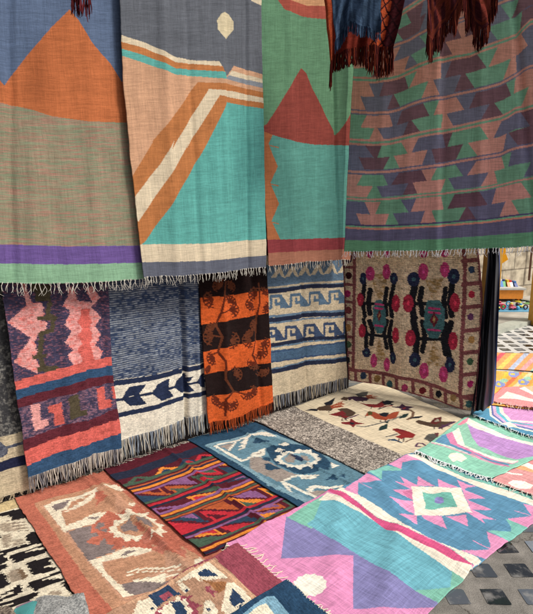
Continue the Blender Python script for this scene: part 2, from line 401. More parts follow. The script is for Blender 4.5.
# ------------------------------------------------------------------ ground, pavement, street behind
def proc_ground():
    m = bpy.data.materials.new('concrete paving'); m.use_nodes = True; nt = m.node_tree; L = nt.links; b = nt.nodes['Principled BSDF']
    tc = nd(nt, 'ShaderNodeTexCoord'); n1 = nd(nt, 'ShaderNodeTexNoise'); n1.inputs['Scale'].default_value = 9; n1.inputs['Detail'].default_value = 8; n1.inputs['Roughness'].default_value = .7
    n2 = nd(nt, 'ShaderNodeTexNoise'); n2.inputs['Scale'].default_value = 260; n2.inputs['Detail'].default_value = 3
    for n in (n1, n2): L.new(tc.outputs['Object'], n.inputs['Vector'])
    r = nd(nt, 'ShaderNodeValToRGB'); r.color_ramp.elements[0].position = .3; r.color_ramp.elements[0].color = (.11, .10, .085, 1)
    r.color_ramp.elements[1].position = .72; r.color_ramp.elements[1].color = (.30, .275, .24, 1); L.new(n1.outputs[0], r.inputs[0])
    r2 = nd(nt, 'ShaderNodeValToRGB'); r2.color_ramp.elements[0].position = .36; r2.color_ramp.elements[0].color = (.55, .55, .55, 1)
    r2.color_ramp.elements[1].position = .6; r2.color_ramp.elements[1].color = (1.1, 1.1, 1.1, 1); L.new(n2.outputs[0], r2.inputs[0])
    mx = nd(nt, 'ShaderNodeMix', data_type='RGBA', blend_type='MULTIPLY'); mx.inputs[0].default_value = 1; L.new(r.outputs[0], mx.inputs[6]); L.new(r2.outputs[0], mx.inputs[7])
    # cracks
    vo = nd(nt, 'ShaderNodeTexVoronoi', feature='DISTANCE_TO_EDGE'); vo.inputs['Scale'].default_value = 2.3
    nn = nd(nt, 'ShaderNodeVectorMath', operation='MULTIPLY_ADD'); nn.inputs[1].default_value = (.25, .25, 0); L.new(n1.outputs[1], nn.inputs[0]); L.new(tc.outputs['Object'], nn.inputs[2]); L.new(nn.outputs[0], vo.inputs['Vector'])
    lt = nd(nt, 'ShaderNodeMath', operation='LESS_THAN'); lt.inputs[1].default_value = .009; L.new(vo.outputs[0], lt.inputs[0])
    mc = nd(nt, 'ShaderNodeMix', data_type='RGBA'); L.new(lt.outputs[0], mc.inputs[0]); L.new(mx.outputs[2], mc.inputs[6]); mc.inputs[7].default_value = (.07, .06, .05, 1)
    L.new(mc.outputs[2], b.inputs['Base Color']); b.inputs['Roughness'].default_value = .8
    bp = nd(nt, 'ShaderNodeBump'); bp.inputs['Strength'].default_value = .5; bp.inputs['Distance'].default_value = .002; L.new(n2.outputs[0], bp.inputs['Height']); L.new(bp.outputs[0], b.inputs['Normal'])
    return m
M_GROUND = proc_ground()
def solid_mat(name, c, rough=.8, spec=.3, ns=12, amp=.3, bump=.2, coords='Object', det=6, dist=.004):
    m = bpy.data.materials.new(name); m.use_nodes = True; nt = m.node_tree; L = nt.links; b = nt.nodes['Principled BSDF']
    tc = nd(nt, 'ShaderNodeTexCoord'); n = nd(nt, 'ShaderNodeTexNoise'); n.inputs['Scale'].default_value = ns;  n.inputs['Detail'].default_value = det; n.inputs['Roughness'].default_value = .65
    L.new(tc.outputs[coords], n.inputs['Vector']); r = nd(nt, 'ShaderNodeValToRGB'); r.color_ramp.elements[0].position = .3; r.color_ramp.elements[1].position = .72
    r.color_ramp.elements[0].color = tuple(x * (1 - amp) for x in c) + (1,); r.color_ramp.elements[1].color = tuple(min(1, x * (1 + amp)) for x in c) + (1,)
    L.new(n.outputs[0], r.inputs[0]); L.new(r.outputs[0], b.inputs['Base Color']); b.inputs['Roughness'].default_value = rough; b.inputs['Specular IOR Level'].default_value = spec
    bp = nd(nt, 'ShaderNodeBump'); bp.inputs['Strength'].default_value = bump; bp.inputs['Distance'].default_value = dist; L.new(n.outputs[0], bp.inputs['Height']); L.new(bp.outputs[0], b.inputs['Normal'])
    return m
M_GLASS = solid_mat('dark glazed inset', (.03, .033, .04), .12, 1.0, 14, .9, .6, dist=.01)
M_PALE = solid_mat('pale paving', (.56, .54, .50), .7, .3, 6, .18, .2)
M_SIDEWALK = solid_mat('worn pavement', (.40, .37, .31), .9, .2, 3.5, .3, .5, dist=.02)
M_KERB = solid_mat('kerb stone', (.42, .43, .36), .9, .2, 8, .25, .4)

g = MB(); g.add([(-120, -60, 0), (120, -60, 0), (120, 160, 0), (-120, 160, 0)], [(0, 1, 2, 3)]); tag(g.build('ground', M_GROUND), kind='structure')
# same paving out in the street, its daylight brightness painted in as paler colour
pv = MB(); pv.add([(1.75, 3.7, .004), (12, 3.7, .004), (12, 11, .004), (1.75, 6.8, .004)], [(0, 1, 2, 3)]); tag(pv.build('street_paving', M_PALE), kind='structure')
gl = MB(); PX, PY, CW, CH = .1555, .1555, .094, .086
for j in range(-4, 33):
    for i in range(-6, 34):
        x, y = .865 + i * PX + .018 * (j + 0) * .5, 1.86 + j * PY
        if y > 5.2 and x < 1.7: continue
        if x < .6 and y > 1.6: continue
        w, h = CW / 2 * rnd.uniform(.95, 1.05), CH / 2; cx, cy = x + CW / 2, y; tz = rnd.uniform(-.0006, .0006)
        z = .0022 if y < 3.7 or x < 1.75 else .008
        if y > 3.6 and y < 3.8: continue
        k = rnd.uniform(.003, .008)
        jt = lambda: rnd.uniform(-.003, .003); q = [(-w + .008, -h), (w - .002, -h), (w, -h + .006), (w - .004, h - .006), (w - .010, h), (-w + .003, h), (-w, h - .006), (-w + .002, -h + .008)]
        dc = rnd.choice([.012, .015, .02, .03, .05, .10, .2]); gl.add([(cx + a + jt(), cy + c_ + jt(), z + a * tz * 20) for a, c_ in q], [tuple(range(8))], (dc * .85, dc * .97, dc * 1.12))  # random grey-blue per cell: dust plus sky reflection painted into the colour

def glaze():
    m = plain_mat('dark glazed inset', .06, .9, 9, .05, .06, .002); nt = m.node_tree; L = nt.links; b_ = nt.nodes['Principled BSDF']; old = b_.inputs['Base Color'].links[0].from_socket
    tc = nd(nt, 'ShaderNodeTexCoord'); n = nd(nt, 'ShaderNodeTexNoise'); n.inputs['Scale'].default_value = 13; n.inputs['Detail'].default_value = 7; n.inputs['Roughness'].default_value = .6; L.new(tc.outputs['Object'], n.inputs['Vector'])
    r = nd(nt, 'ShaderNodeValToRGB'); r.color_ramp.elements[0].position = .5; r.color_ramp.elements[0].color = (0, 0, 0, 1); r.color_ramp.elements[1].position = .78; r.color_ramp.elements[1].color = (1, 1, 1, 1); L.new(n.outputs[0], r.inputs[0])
    mx = nd(nt, 'ShaderNodeMix', data_type='RGBA'); L.new(r.outputs[0], mx.inputs[0]); L.new(old, mx.inputs[6]); mx.inputs[7].default_value = (.30, .29, .27, 1); L.new(mx.outputs[2], b_.inputs['Base Color'])   # dried mud and dust; the pale patches also paint in reflected cloud
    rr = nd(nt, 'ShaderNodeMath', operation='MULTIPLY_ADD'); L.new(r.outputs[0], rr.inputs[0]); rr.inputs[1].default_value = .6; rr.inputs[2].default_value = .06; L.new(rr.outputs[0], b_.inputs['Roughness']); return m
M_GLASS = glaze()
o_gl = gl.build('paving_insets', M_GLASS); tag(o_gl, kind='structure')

# raised worn sidewalk with its kerb, far behind
K0, K1 = ground(470, 343.5), ground(545, 320.5); kd = K1 - K0; kd /= np.linalg.norm(kd); kn = np.array([-kd[1], kd[0], 0])
A0, A1 = K0 - kd * 2.5, K1 + kd * 14
def strip(name, a, b, d0, d1, z0, z1, mat):
    m = MB(); m.prism([a + kn * d0 + (0, 0, z0), b + kn * d0 + (0, 0, z0), b + kn * d1 + (0, 0, z0), a + kn * d1 + (0, 0, z0)],
                      [a + kn * d0 + (0, 0, z1), b + kn * d0 + (0, 0, z1), b + kn * d1 + (0, 0, z1), a + kn * d1 + (0, 0, z1)]); return m.build(name, mat)
tag(strip('kerb', A0, A1, 0, .16, -.02, .055, M_KERB), kind='structure')
tag(strip('sidewalk', A0, A1, .163, 9, -.02, .05, M_SIDEWALK), kind='structure')

def stone_mat():
    m = bpy.data.materials.new('stone blocks'); m.use_nodes = True; nt = m.node_tree; L = nt.links; b = nt.nodes['Principled BSDF']
    uv = nd(nt, 'ShaderNodeUVMap'); br = nd(nt, 'ShaderNodeTexBrick'); br.offset = .5
    br.inputs['Scale'].default_value = 1; br.inputs['Brick Width'].default_value = .52; br.inputs['Row Height'].default_value = .27; br.inputs['Mortar Size'].default_value = .012
    br.inputs['Color1'].default_value = (.50, .42, .30, 1); br.inputs['Color2'].default_value = (.58, .51, .38, 1); br.inputs['Mortar'].default_value = (.26, .22, .16, 1); br.inputs['Mortar Smooth'].default_value = .3
    L.new(uv.outputs[0], br.inputs['Vector']); n = nd(nt, 'ShaderNodeTexNoise'); n.inputs['Scale'].default_value = 7; n.inputs['Detail'].default_value = 8; L.new(uv.outputs[0], n.inputs['Vector'])
    r = nd(nt, 'ShaderNodeValToRGB'); r.color_ramp.elements[0].position = .3; r.color_ramp.elements[0].color = (.42, .40, .38, 1); r.color_ramp.elements[1].position = .62; r.color_ramp.elements[1].color = (1.1, 1.1, 1.1, 1); L.new(n.outputs[0], r.inputs[0])
    mx = nd(nt, 'ShaderNodeMix', data_type='RGBA', blend_type='MULTIPLY'); mx.inputs[0].default_value = 1; L.new(br.outputs[0], mx.inputs[6]); L.new(r.outputs[0], mx.inputs[7]); L.new(mx.outputs[2], b.inputs['Base Color'])
    b.inputs['Roughness'].default_value = .95
    bp = nd(nt, 'ShaderNodeBump'); bp.inputs['Strength'].default_value = .6; bp.inputs['Distance'].default_value = .02; L.new(mx.outputs[2], bp.inputs['Height']); L.new(bp.outputs[0], b.inputs['Normal'])
    return m
w0 = ground(470, 303, .06); w1 = ground(560, 291, .06); wd = (w1 - w0) / np.linalg.norm(w1 - w0); w0 = w0 - wd * 4; w1 = w1 + wd * 7; wnn = np.array([-wd[1], wd[0], 0]); Lw = np.linalg.norm(w1 - w0)
vs = [w0 + (0, 0, -.1), w1 + (0, 0, -.1), w1 + (0, 0, 3.6), w0 + (0, 0, 3.6)]; vs += [v + wnn * .35 for v in vs]
o = mesh_obj('stone_wall', vs, [(0, 1, 2, 3), (5, 4, 7, 6), (3, 2, 6, 7), (4, 0, 3, 7), (1, 5, 6, 2)], stone_mat(), uv=[(0, 0), (Lw, 0), (Lw, 3.7), (0, 3.7)] * 2)
tag(o, 'tan stone block wall across the street behind the toy stall', 'wall')
def on_wall(px, py):
    pl = Plane(w0, wd, (0, 0, 1)); a, b = pl.at((px, py)); return pl.xyz(a, b)
q = on_wall(526, 280); m = MB(); m.tube([(q[0] - wnn[0] * .05, q[1] - wnn[1] * .05, .5 * 0 + q[2]), (q[0] - wnn[0] * .05, q[1] - wnn[1] * .05, 3.4)], .016, 8, lin((120, 84, 70)))
tag(m.build('drainpipe', M_PAINT, smooth=True), 'thin brown pipe running down the stone wall', 'pipe')

# toy stall across the street
def gp(x, y, z=.06): return ground(x, y, z)
t0 = gp(497, 301.5); t1 = gp(520, 300.5); ty = t0[1]
root = empty('display_table', (float((t0[0] + t1[0]) / 2), float(ty + .25), .06)); tag(root, 'low orange table with a white tray of toys in front of the stone wall', 'table')
OR = lin((235, 140, 40)); m = MB(); m.box(t0[0] - .15, t1[0], ty, ty + .55, .10, .235, OR); m.build('apron', M_PAINT, root)
m = MB(); m.box(t0[0] - .17, t1[0] + .03, ty - .02, ty + .57, .237, .262, lin((190, 188, 180))); m.build('tray', M_PAINT, root)
for (x, y) in ((t0[0] - .12, ty + .02), (t1[0] - .06, ty + .02), (t0[0] - .12, ty + .48), (t1[0] - .06, ty + .48)):
    m = MB(); m.box(x, x + .05, y, y + .05, .05, .10, OR); m.build('leg', M_PAINT, root)
TOYC = [(240, 210, 30), (215, 50, 40), (50, 120, 200), (60, 170, 70), (240, 130, 30), (245, 245, 240), (30, 60, 140)]
CN = ['yellow', 'red', 'blue', 'green', 'orange', 'white', 'navy']
for k in range(7):
    x = t0[0] - .02 + k * .055; c = TOYC[k % 7]; m = MB(); hh = .12 - .010 * k
    yy = ty + .12 + .03 * (k % 2)
    m.prism([(x, yy, .263), (x + .045, yy, .263), (x + .045, yy + .2, .263), (x, yy + .2, .263)], [(x, yy + .05, .263 + hh * .8), (x + .045, yy + .05, .263 + hh * .8), (x + .045, yy + .2, .263 + hh), (x, yy + .2, .263 + hh)], lin(c))
    m.box(x + .008, x + .037, yy + .06, yy + .14, .263 + hh * .8, .263 + hh * .8 + .03, lin(TOYC[(k + 3) % 7]))
    tag(m.build('toy_box', M_TOY), f'small {CN[k % 7]} toy box standing in the white tray of the orange table', 'toy', 'toys in the tray')
mt0, mt1 = gp(498, 311), gp(522, 306)
m = MB(); m.box(mt0[0] - .1, mt1[0] + .02, mt0[1] - .02, mt0[1] + .45, .0505, .065, lin((60, 150, 190)), bev=.004)
tag(m.build('toy_mat', M_TOY), 'blue mat spread on the sidewalk below the orange table', 'mat')
TT = [('b', 'truck'), ('c', 'ring'), ('b', 'car'), ('s', 'ball')]; COLN = [('orange', (225, 120, 40)), ('yellow', (235, 215, 40)), ('light blue', (70, 170, 215)), ('green', (90, 190, 70)), ('red', (190, 40, 50)), ('dark purple', (60, 34, 60)), ('grey', (90, 90, 96)), ('pink', (215, 70, 110))]
PLC = ['at the left end of the front row', 'second in the front row', 'third in the front row', 'fourth in the front row', 'at the right end of the front row', 'at the left end of the middle row', 'second in the middle row', 'third in the middle row', 'at the right end of the middle row', 'at the left end of the back row', 'second in the back row', 'third in the back row', 'at the right end of the back row']
RW = [(0, 5), (.13, 4), (.26, 4)]; kk_ = 0
for dy_, n_ in RW:
    for i_ in range(n_):
        cn_, c = COLN[(kk_ * 3 + 1) % 8]; kind, tn = TT[(kk_ * 5 + (kk_ // 4)) % 4]; s_ = rnd.uniform(.6, .8)
        x, y = mt0[0] - .03 + i_ * .5 / n_ + dy_ * .15 + rnd.uniform(-.01, .01), mt0[1] + .03 + dy_; m = MB(); cc = lin(c); z = .076 - .01
        if kind == 'b':
            m.box(x, x + .11 * s_, y, y + .07 * s_, z + .02 * s_, z + .06 * s_, cc, bev=.006); m.box(x + .015 * s_, x + .06 * s_, y + .008 * s_, y + .062 * s_, z + .06 * s_, z + .1 * s_, lin(COLN[(kk_ + 2) % 8][1]), bev=.006)
            for wx in (.02, .09):
                for wy in (0, .07): m.ball((x + wx * s_, y + wy * s_, z + .02 * s_), (.02 * s_, .008 * s_, .02 * s_), (.02, .02, .02), 8, 6)
        elif kind == 'c': m.tube([(x + (.04 + .04 * math.cos(a)) * s_, y + .03, z + (.055 + .04 * math.sin(a)) * s_) for a in np.linspace(0, 2 * math.pi, 15)], .014 * s_, 6, cc)
        else: m.ball((x + .03, y + .03, z + .035 * s_), .036 * s_, cc, 12, 8)
        tag(m.build('toy', M_TOY, smooth=(kind != 'b')), f'{cn_} toy {tn} {PLC[kk_]} on the mat', 'toy', 'toys on the mat'); kk_ += 1
for k, (px_, py_, c, nmn) in enumerate([(517, 300, (190, 205, 190), 'pale grey'), (522, 301.5, (225, 215, 60), 'yellow'), (526, 302, (215, 225, 220), 'white'), (529.5, 303, (140, 190, 110), 'green')]):
    p = gp(px_, py_); m = MB()
    m.box(p[0] - .09, p[0] + .09, p[1] - .06, p[1] + .06, .0505, .07, lin(c), rot=.3 * k, bev=.008); m.box(p[0] - .02, p[0] + .03, p[1] - .03, p[1] + .03, .07, .088, lin((60, 80, 70)), rot=.3 * k)
    tag(m.build('toy_game', M_TOY), f'flat {nmn} boxed game lying on the sidewalk right of the table', 'toy', 'boxed games on the sidewalk')
# orange cloth hanging above
pl = Plane((0, 5.6, 0), (1, 0, 0), (0, 0, 1)); P3 = lambda x, y: pl.xyz(*pl.at((x, y)))
m = MB(); m.prism([P3(499, 244), P3(505.3, 244), P3(506, 254), P3(508.3, 259.5), P3(501.3, 264), P3(500, 255)], [p + np.array([0, .05, 0]) for p in (P3(499, 244), P3(505.3, 244), P3(506, 254), P3(508.3, 259.5), P3(501.3, 264), P3(500, 255))], lin((240, 165, 30)))
tag(m.build('hanging_cloth', M_YARN), 'small orange cloth hanging in the open gap beside the black tarp', 'cloth')
# yellow posts
def post(p, wid, h, label, rot=0):
    m = MB(); m.box(p[0] - wid / 2, p[0] + wid / 2, p[1] - wid / 2, p[1] + wid / 2, 0.004, h, lin((205, 150, 50)), rot=rot, bev=.006)
    r = empty('wooden_post', (p[0], p[1], 0)); tag(r, label, 'post', 'yellow stall posts'); m.build('shaft', M_PAINT, r)
    m = MB(); m.box(p[0] - wid * .62, p[0] + wid * .62, p[1] - wid * .62, p[1] + wid * .62, h, h + .05, lin((180, 130, 45)), rot=rot); m.build('cap', M_PAINT, r)
pA = SIDE.xyz(*SIDE.at((485, 330))) - SIDE.n * .12; post(pA, .095, 2.9, 'yellow wooden post behind the flowered rug and the black tarp', .3)
pB = ground(537.5, 325); post(pB, .17, 3.0, 'yellow wooden post at the right edge, out in the street', .1)
# tarp gathered at the post
pl = SIDE.shift(.02)
def tarp():
    Lp = [(489, 240), (488.5, 262), (485, 300), (480, 340), (477, 380), (472, 412)]; Rp = [(500.5, 240), (500.5, 262), (499, 300), (497.5, 345), (496, 380), (493, 404)]
    n, k = 60, 60; a = resample([pl.at(p) for p in Lp], n); b = resample([pl.at(p) for p in Rp], n); V = []; C_ = []
    for i in range(k + 1):
        t = i / k
        for j in range(n):
            v = j / n; s_ = a[j] * (1 - t) + b[j] * t
            d = .035 * math.sin(t * 9 + 1.5 * math.sin(v * 3) + v * 2) + .015 * math.sin(t * 21 - v * 5) + .02 * math.sin(v * 7 + t * 3) + .03
            p = pl.xyz(*s_) + pl.n * d; p[2] = max(p[2], .02); V.append(p); C_.append(lin((24, 24, 33)) if t < .93 else lin((60, 80, 130)))
    idx = np.arange((k + 1) * n).reshape(k + 1, n); F = np.stack([idx[:-1, :-1], idx[1:, :-1], idx[1:, 1:], idx[:-1, 1:]], -1).reshape(-1, 4)
    m = plain_mat('black tarpaulin', .38, .4, 90, .1, .15)
    return mesh_obj('tarp', V, F, m, None, True, np.array(C_))
tag(tarp(), 'black tarp gathered and hanging between the flowered rug and the street', 'tarp')
# backing boards of the stall
bw = WALL.shift(-.04); m = MB(); a0, a1 = -1.6, SIDE.o
Lb = np.dot(_h1 - bw.o, bw.e1) + .05
m.prism([bw.xyz(-2.2, 0.004), bw.xyz(Lb, 0.004), bw.xyz(Lb, 0.004) - bw.n * .04, bw.xyz(-2.2, .004) - bw.n * .04], [bw.xyz(-2.2, 3.3), bw.xyz(Lb, 3.3), bw.xyz(Lb, 3.3) - bw.n * .04, bw.xyz(-2.2, 3.3) - bw.n * .04], lin((46, 40, 38)))
tag(m.build('board_wall', M_DARK), 'dark board wall of the stall behind the lower hanging rugs', 'wall')
bs = SIDE.shift(-.05); m = MB(); Ls = np.dot(_h2 - _h1, bs.e1)
m.prism([bs.xyz(-.02, 0.15), bs.xyz(Ls - .12, 0.15), bs.xyz(Ls - .12, 0.15) - bs.n * .03, bs.xyz(-.02, .15) - bs.n * .03], [bs.xyz(-.02, 1.25), bs.xyz(Ls - .12, 1.25), bs.xyz(Ls - .12, 1.25) - bs.n * .03, bs.xyz(-.02, 1.25) - bs.n * .03], lin((46, 40, 38)))
tag(m.build('board_panel', M_DARK), 'dark board panel behind the flowered rug', 'panel')

# ------------------------------------------------------------------ the upper row of hanging rugs
GU = .88
WH = (205, 198, 184)
c = crop(0, 0, 3.807); c2 = crop(0, 140, 3.807)
A = Rug('hanging_rug', 'blue rug with a large orange peak above mottled green, leftmost of the upper hanging row', UPPER.shift(0),
        [(-62, -45), (-50, 120), (-40, 286)], [(122, -40), (125, 60), (130, 120), (138.5, 200), (147, 278.5)], GU, (92, 110, 140), M_FLAT,
        bottom=[(-40, 286), (0, 283), (70, 284), (147, 278.5)], group='upper hanging rugs', cat='hanging rug',
        folds=[((9, 0), (14, 283), -.014, .02), ((30, 0), (34, 283), .008, .03), ((88, 0), (100, 283), .007, .04)], wob=.012)
A.poly((196, 108, 62), [(-45, 52), (-20, 60), *c((18, 325), (100, 215), (200, 100), (265, 36), (300, 80), (345, 160), (420, 240), (462, 310)), (128, 84), (130, 122.5), *c((475, 467), (330, 462), (200, 442), (100, 412), (0, 390)), (-50, 98)])
A.poly((136, 144, 114), [(-55, 96), *c((0, 390), (100, 412), (200, 442), (330, 462), (475, 467)), (130, 122.5), (150, 300), (-50, 300)], (172, 126, 108), (.06, .0026, .56, .4))
A.poly((108, 84, 150), [(-50, 244), *c2((0, 397), (250, 405), (525, 402)), (150, 245.5), (150, 262.5), *c2((530, 467), (250, 474), (0, 470)), (-50, 262)])
A.poly((134, 178, 142), [(-50, 262), *c2((0, 470), (250, 474), (530, 467)), (150, 262.5), (150, 300), (-50, 300)])
A.build().fringe('bottom', 44, .058, .0013, [WH], .5, knot=True)

k = crop(115, 0, 3.331); k2 = crop(115, 140, 3.331)
B = Rug('hanging_rug', 'grey and turquoise rug with orange and cream diagonal stripes in the upper hanging row', UPPER.shift(.035),
        [(118, -45), (121, 60), (127, 130), (135, 200), (143.5, 278)], [(262.5, -45), (263, 60), (264.5, 130), (266.8, 268)], GU, (100, 104, 112), M_FLAT,
        bottom=[(143.5, 278), (200, 274.5), (266.8, 268)], group='upper hanging rugs', cat='hanging rug',
        folds=[((224, -20), (229, 272), .008, .010, 't'), ((160, 0), (176, 272), .012, .03), ((247, 0), (250, 270), -.010, .014), ((185, 0), (200, 270), -.008, .02)], wob=.014)
CR, ORG, TQ, PE = (218, 200, 168), (190, 118, 66), (92, 172, 162), (208, 158, 122)
tl = k((0, 112), (18, 118), (100, 143), (200, 192), (270, 203), (340, 205))
B.poly(PE, tl + k((372, 255), (400, 218), (510, 252)) + [(272, 300), (110, 300)])
B.poly(CR, k((0, 112), (18, 118), (100, 143), (200, 192), (270, 203), (342, 205), (354, 225), (200, 209), (100, 162), (18, 140), (0, 136)))
B.poly(ORG, k((0, 136), (18, 140), (100, 162), (200, 209), (354, 222), (363, 243), (200, 229), (100, 186), (20, 163), (0, 158)))
B.poly(TQ, k((0, 158), (20, 163), (100, 186), (200, 229), (363, 240), (374, 264), (200, 250), (100, 212), (22, 187), (0, 180)))
B.poly(CR, k((391, 234), (510, 267), (510, 280), (380, 250)))
B.poly((136, 142, 150), k((381, 250), (510, 280), (510, 297), (368, 262)))
B.poly(ORG, k((272, 275), (372, 278), (510, 311), (510, 364), (372, 340), (305, 475)) + k2((310, 0), (235, 130), (180, 225), (100, 342), (70, 360), (40, 160), (60, 115), (125, 10)) + k((125, 470), (205, 370)))
B.poly(CR, k((310, 297), (400, 304), (510, 330), (510, 345), (420, 330), (345, 318), (232, 500)) + k2((248, 0), (205, 80), (140, 180), (78, 272), (60, 260), (50, 200), (65, 190), (150, 80), (195, 0)) + k((185, 500), (240, 410)))
B.poly(TQ, k((372, 340), (510, 364)) + [(272, 250)] + k2((510, 330), (300, 345), (84, 350), (100, 338), (180, 225), (235, 130), (310, 0)) + k((305, 475)))
B.poly(CR, k2((70, 348), (300, 345), (520, 329), (520, 384), (300, 404), (70, 408)))
B.poly((98, 102, 116), k2((70, 407), (300, 403), (520, 383), (520, 460), (70, 480)))
B.poly((214, 198, 160), k((352, 46), (366, 40), (380, 47), (397, 72), (397, 98), (380, 118), (370, 130), (356, 122), (338, 98), (337, 68)))
B.poly(CR, k((455, 0), (510, -30), (510, 22), (485, 14)))
B.build().fringe('bottom', 48, .05, .0013, [WH], .4, knot=True)

k = crop(255, 0, 3.676); k2 = crop(255, 130, 3.676)
C = Rug('hanging_rug', 'green rug with dark red peaks above a turquoise field, in the upper row', UPPER.shift(.0),
        [(259, -45), (260, 60), (262, 140), (268, 266)], [(364, -45), (358, 60), (355, 140), (351, 260)], GU, (100, 146, 110), M_FLAT,
        bottom=[(268, 266), (310, 262), (351, 260)], group='upper hanging rugs', cat='hanging rug',
        folds=[((333, 20), (339, 250), -.016, .014), ((290, 0), (292, 250), .006, .03)], wob=.012)
C.poly((172, 82, 66), k((78, -60), (85, 0), (110, 35), (180, 62), (280, 72), (420, 70), (420, -60)))
C.poly((205, 150, 105), k((120, -60), (130, 0), (190, 20), (270, 22), (420, 20), (420, -60)))
RD = (152, 70, 60)
C.poly(RD, k((20, 470), (45, 455), (90, 385), (140, 300), (172, 250), (190, 268), (215, 330), (245, 390), (262, 430), (299, 497), (330, 455), (355, 415), (420, 330)) + [(366, 146)] + k2((350, 57), (220, 54), (150, 42), (65, 18), (20, 0)))
C.poly((92, 158, 144), k2((20, 0), (65, 18), (150, 42), (220, 54), (350, 57)) + [(366, 146), (366, 242)] + k2((330, 396), (200, 400), (30, 403)))
C.poly((188, 112, 68), k2((20, 0), (66, 18), (50, 50), (84, 135), (56, 195), (88, 270), (59, 335), (91, 402), (30, 410)))
for yy in (60, 201, 341): C.line((188, 112, 68), k2((55, yy - 3), (86, yy + 4)), .006)
C.poly((150, 62, 66), k2((20, 403), (200, 400), (420, 392), (420, 434), (200, 445), (20, 454)))
C.poly((172, 112, 88), k2((20, 453), (200, 444), (420, 433), (420, 500), (20, 520)))
C.build().fringe('bottom', 34, .05, .0014, [WH, (180, 160, 140)], .5, knot=True)

D = Rug('hanging_rug', 'striped kilim with green, pink and purple trapezoids, rightmost in the upper row', KPL,
        [(357, -45), (355, 50), (351, 120), (347.5, 190), (345, 251.5)], [(575, -45), (572, 100), (572, 244)], 1.95, (92, 140, 106), M_FLAT,
        bottom=[(345, 251.5), (440, 250.5), (533, 246.8), (572, 244)], group='upper hanging rugs', cat='hanging rug',
        folds=[((440.5, -20), (440.5, 150), .016, .012, 't'), ((384, 0), (384, 250), .012, .04), ((513, 0), (524, 120), -.022, .02), ((480, 100), (478, 250), .008, .03)], wob=.014)
DP, DG, DB, DM = (176, 112, 92), (92, 140, 106), (88, 86, 104), (104, 70, 76)
KC = dict(P=DP, G=DG, B=DB, M=DM)
def curve(pts):
    xs, ys = zip(*pts); return lambda x: float(np.interp(x, xs, ys)) if x <= xs[-1] else ys[-1] + (x - xs[-1]) * -.2
S = [curve([(340, 42), (380, 28), (400, 15), (410, 9), (422, 1), (430, -5), (461, -20), (532, -45)]),
     curve([(340, 60), (370, 55), (390, 48), (400, 44.5), (413, 40), (425, 31), (461, 20), (495, 4.5), (510, -2), (532, -14)]),
     curve([(340, 79), (354, 79.7), (370, 81.6), (387, 79.7), (402, 76), (415, 69.4), (428, 63.8), (440, 60), (442.4, 58.5), (470.5, 53.5), (489, 46), (508, 39.4), (519, 33.8), (525, 24.4), (532.5, 19.7)]),
     curve([(340, 111), (352, 111.5), (368, 113.8), (387, 113.4), (400, 110), (415, 103.5), (430, 99.3), (442.4, 97.3), (461, 93), (480, 89.4), (498.7, 84), (513.7, 76), (521, 69.4), (532.5, 64.7)]),
     curve([(340, 141), (351.3, 141.5), (368, 143.4), (387, 142.8), (405.7, 138.5), (424.4, 133.8), (444, 130.6), (461, 127.3), (480, 122.8), (498.7, 119), (508, 114.7), (513.7, 110.4), (532.5, 105.3)]),
     curve([(340, 171), (349.4, 171.3), (368, 172.8), (387, 172.2), (405.7, 169.8), (424.4, 167.1), (439.4, 165.3), (461, 161), (480, 157.8), (498.7, 155), (508, 150.3), (517.4, 147.5), (532.5, 144.7)]),
     curve([(340, 198), (347.5, 198.5), (368, 200), (387, 199.4), (405.7, 197.5), (424.4, 195.3), (439.4, 194.3), (451.8, 192.3), (480, 189.5), (498.7, 185.3), (517.4, 180.6), (532.5, 178.2)]),
     curve([(340, 226.5), (345.6, 227), (368, 228.5), (387, 228.5), (405.7, 227.5), (439.4, 225.7), (461, 223.8), (489.3, 221.9), (508, 219), (532.5, 216.3)])]
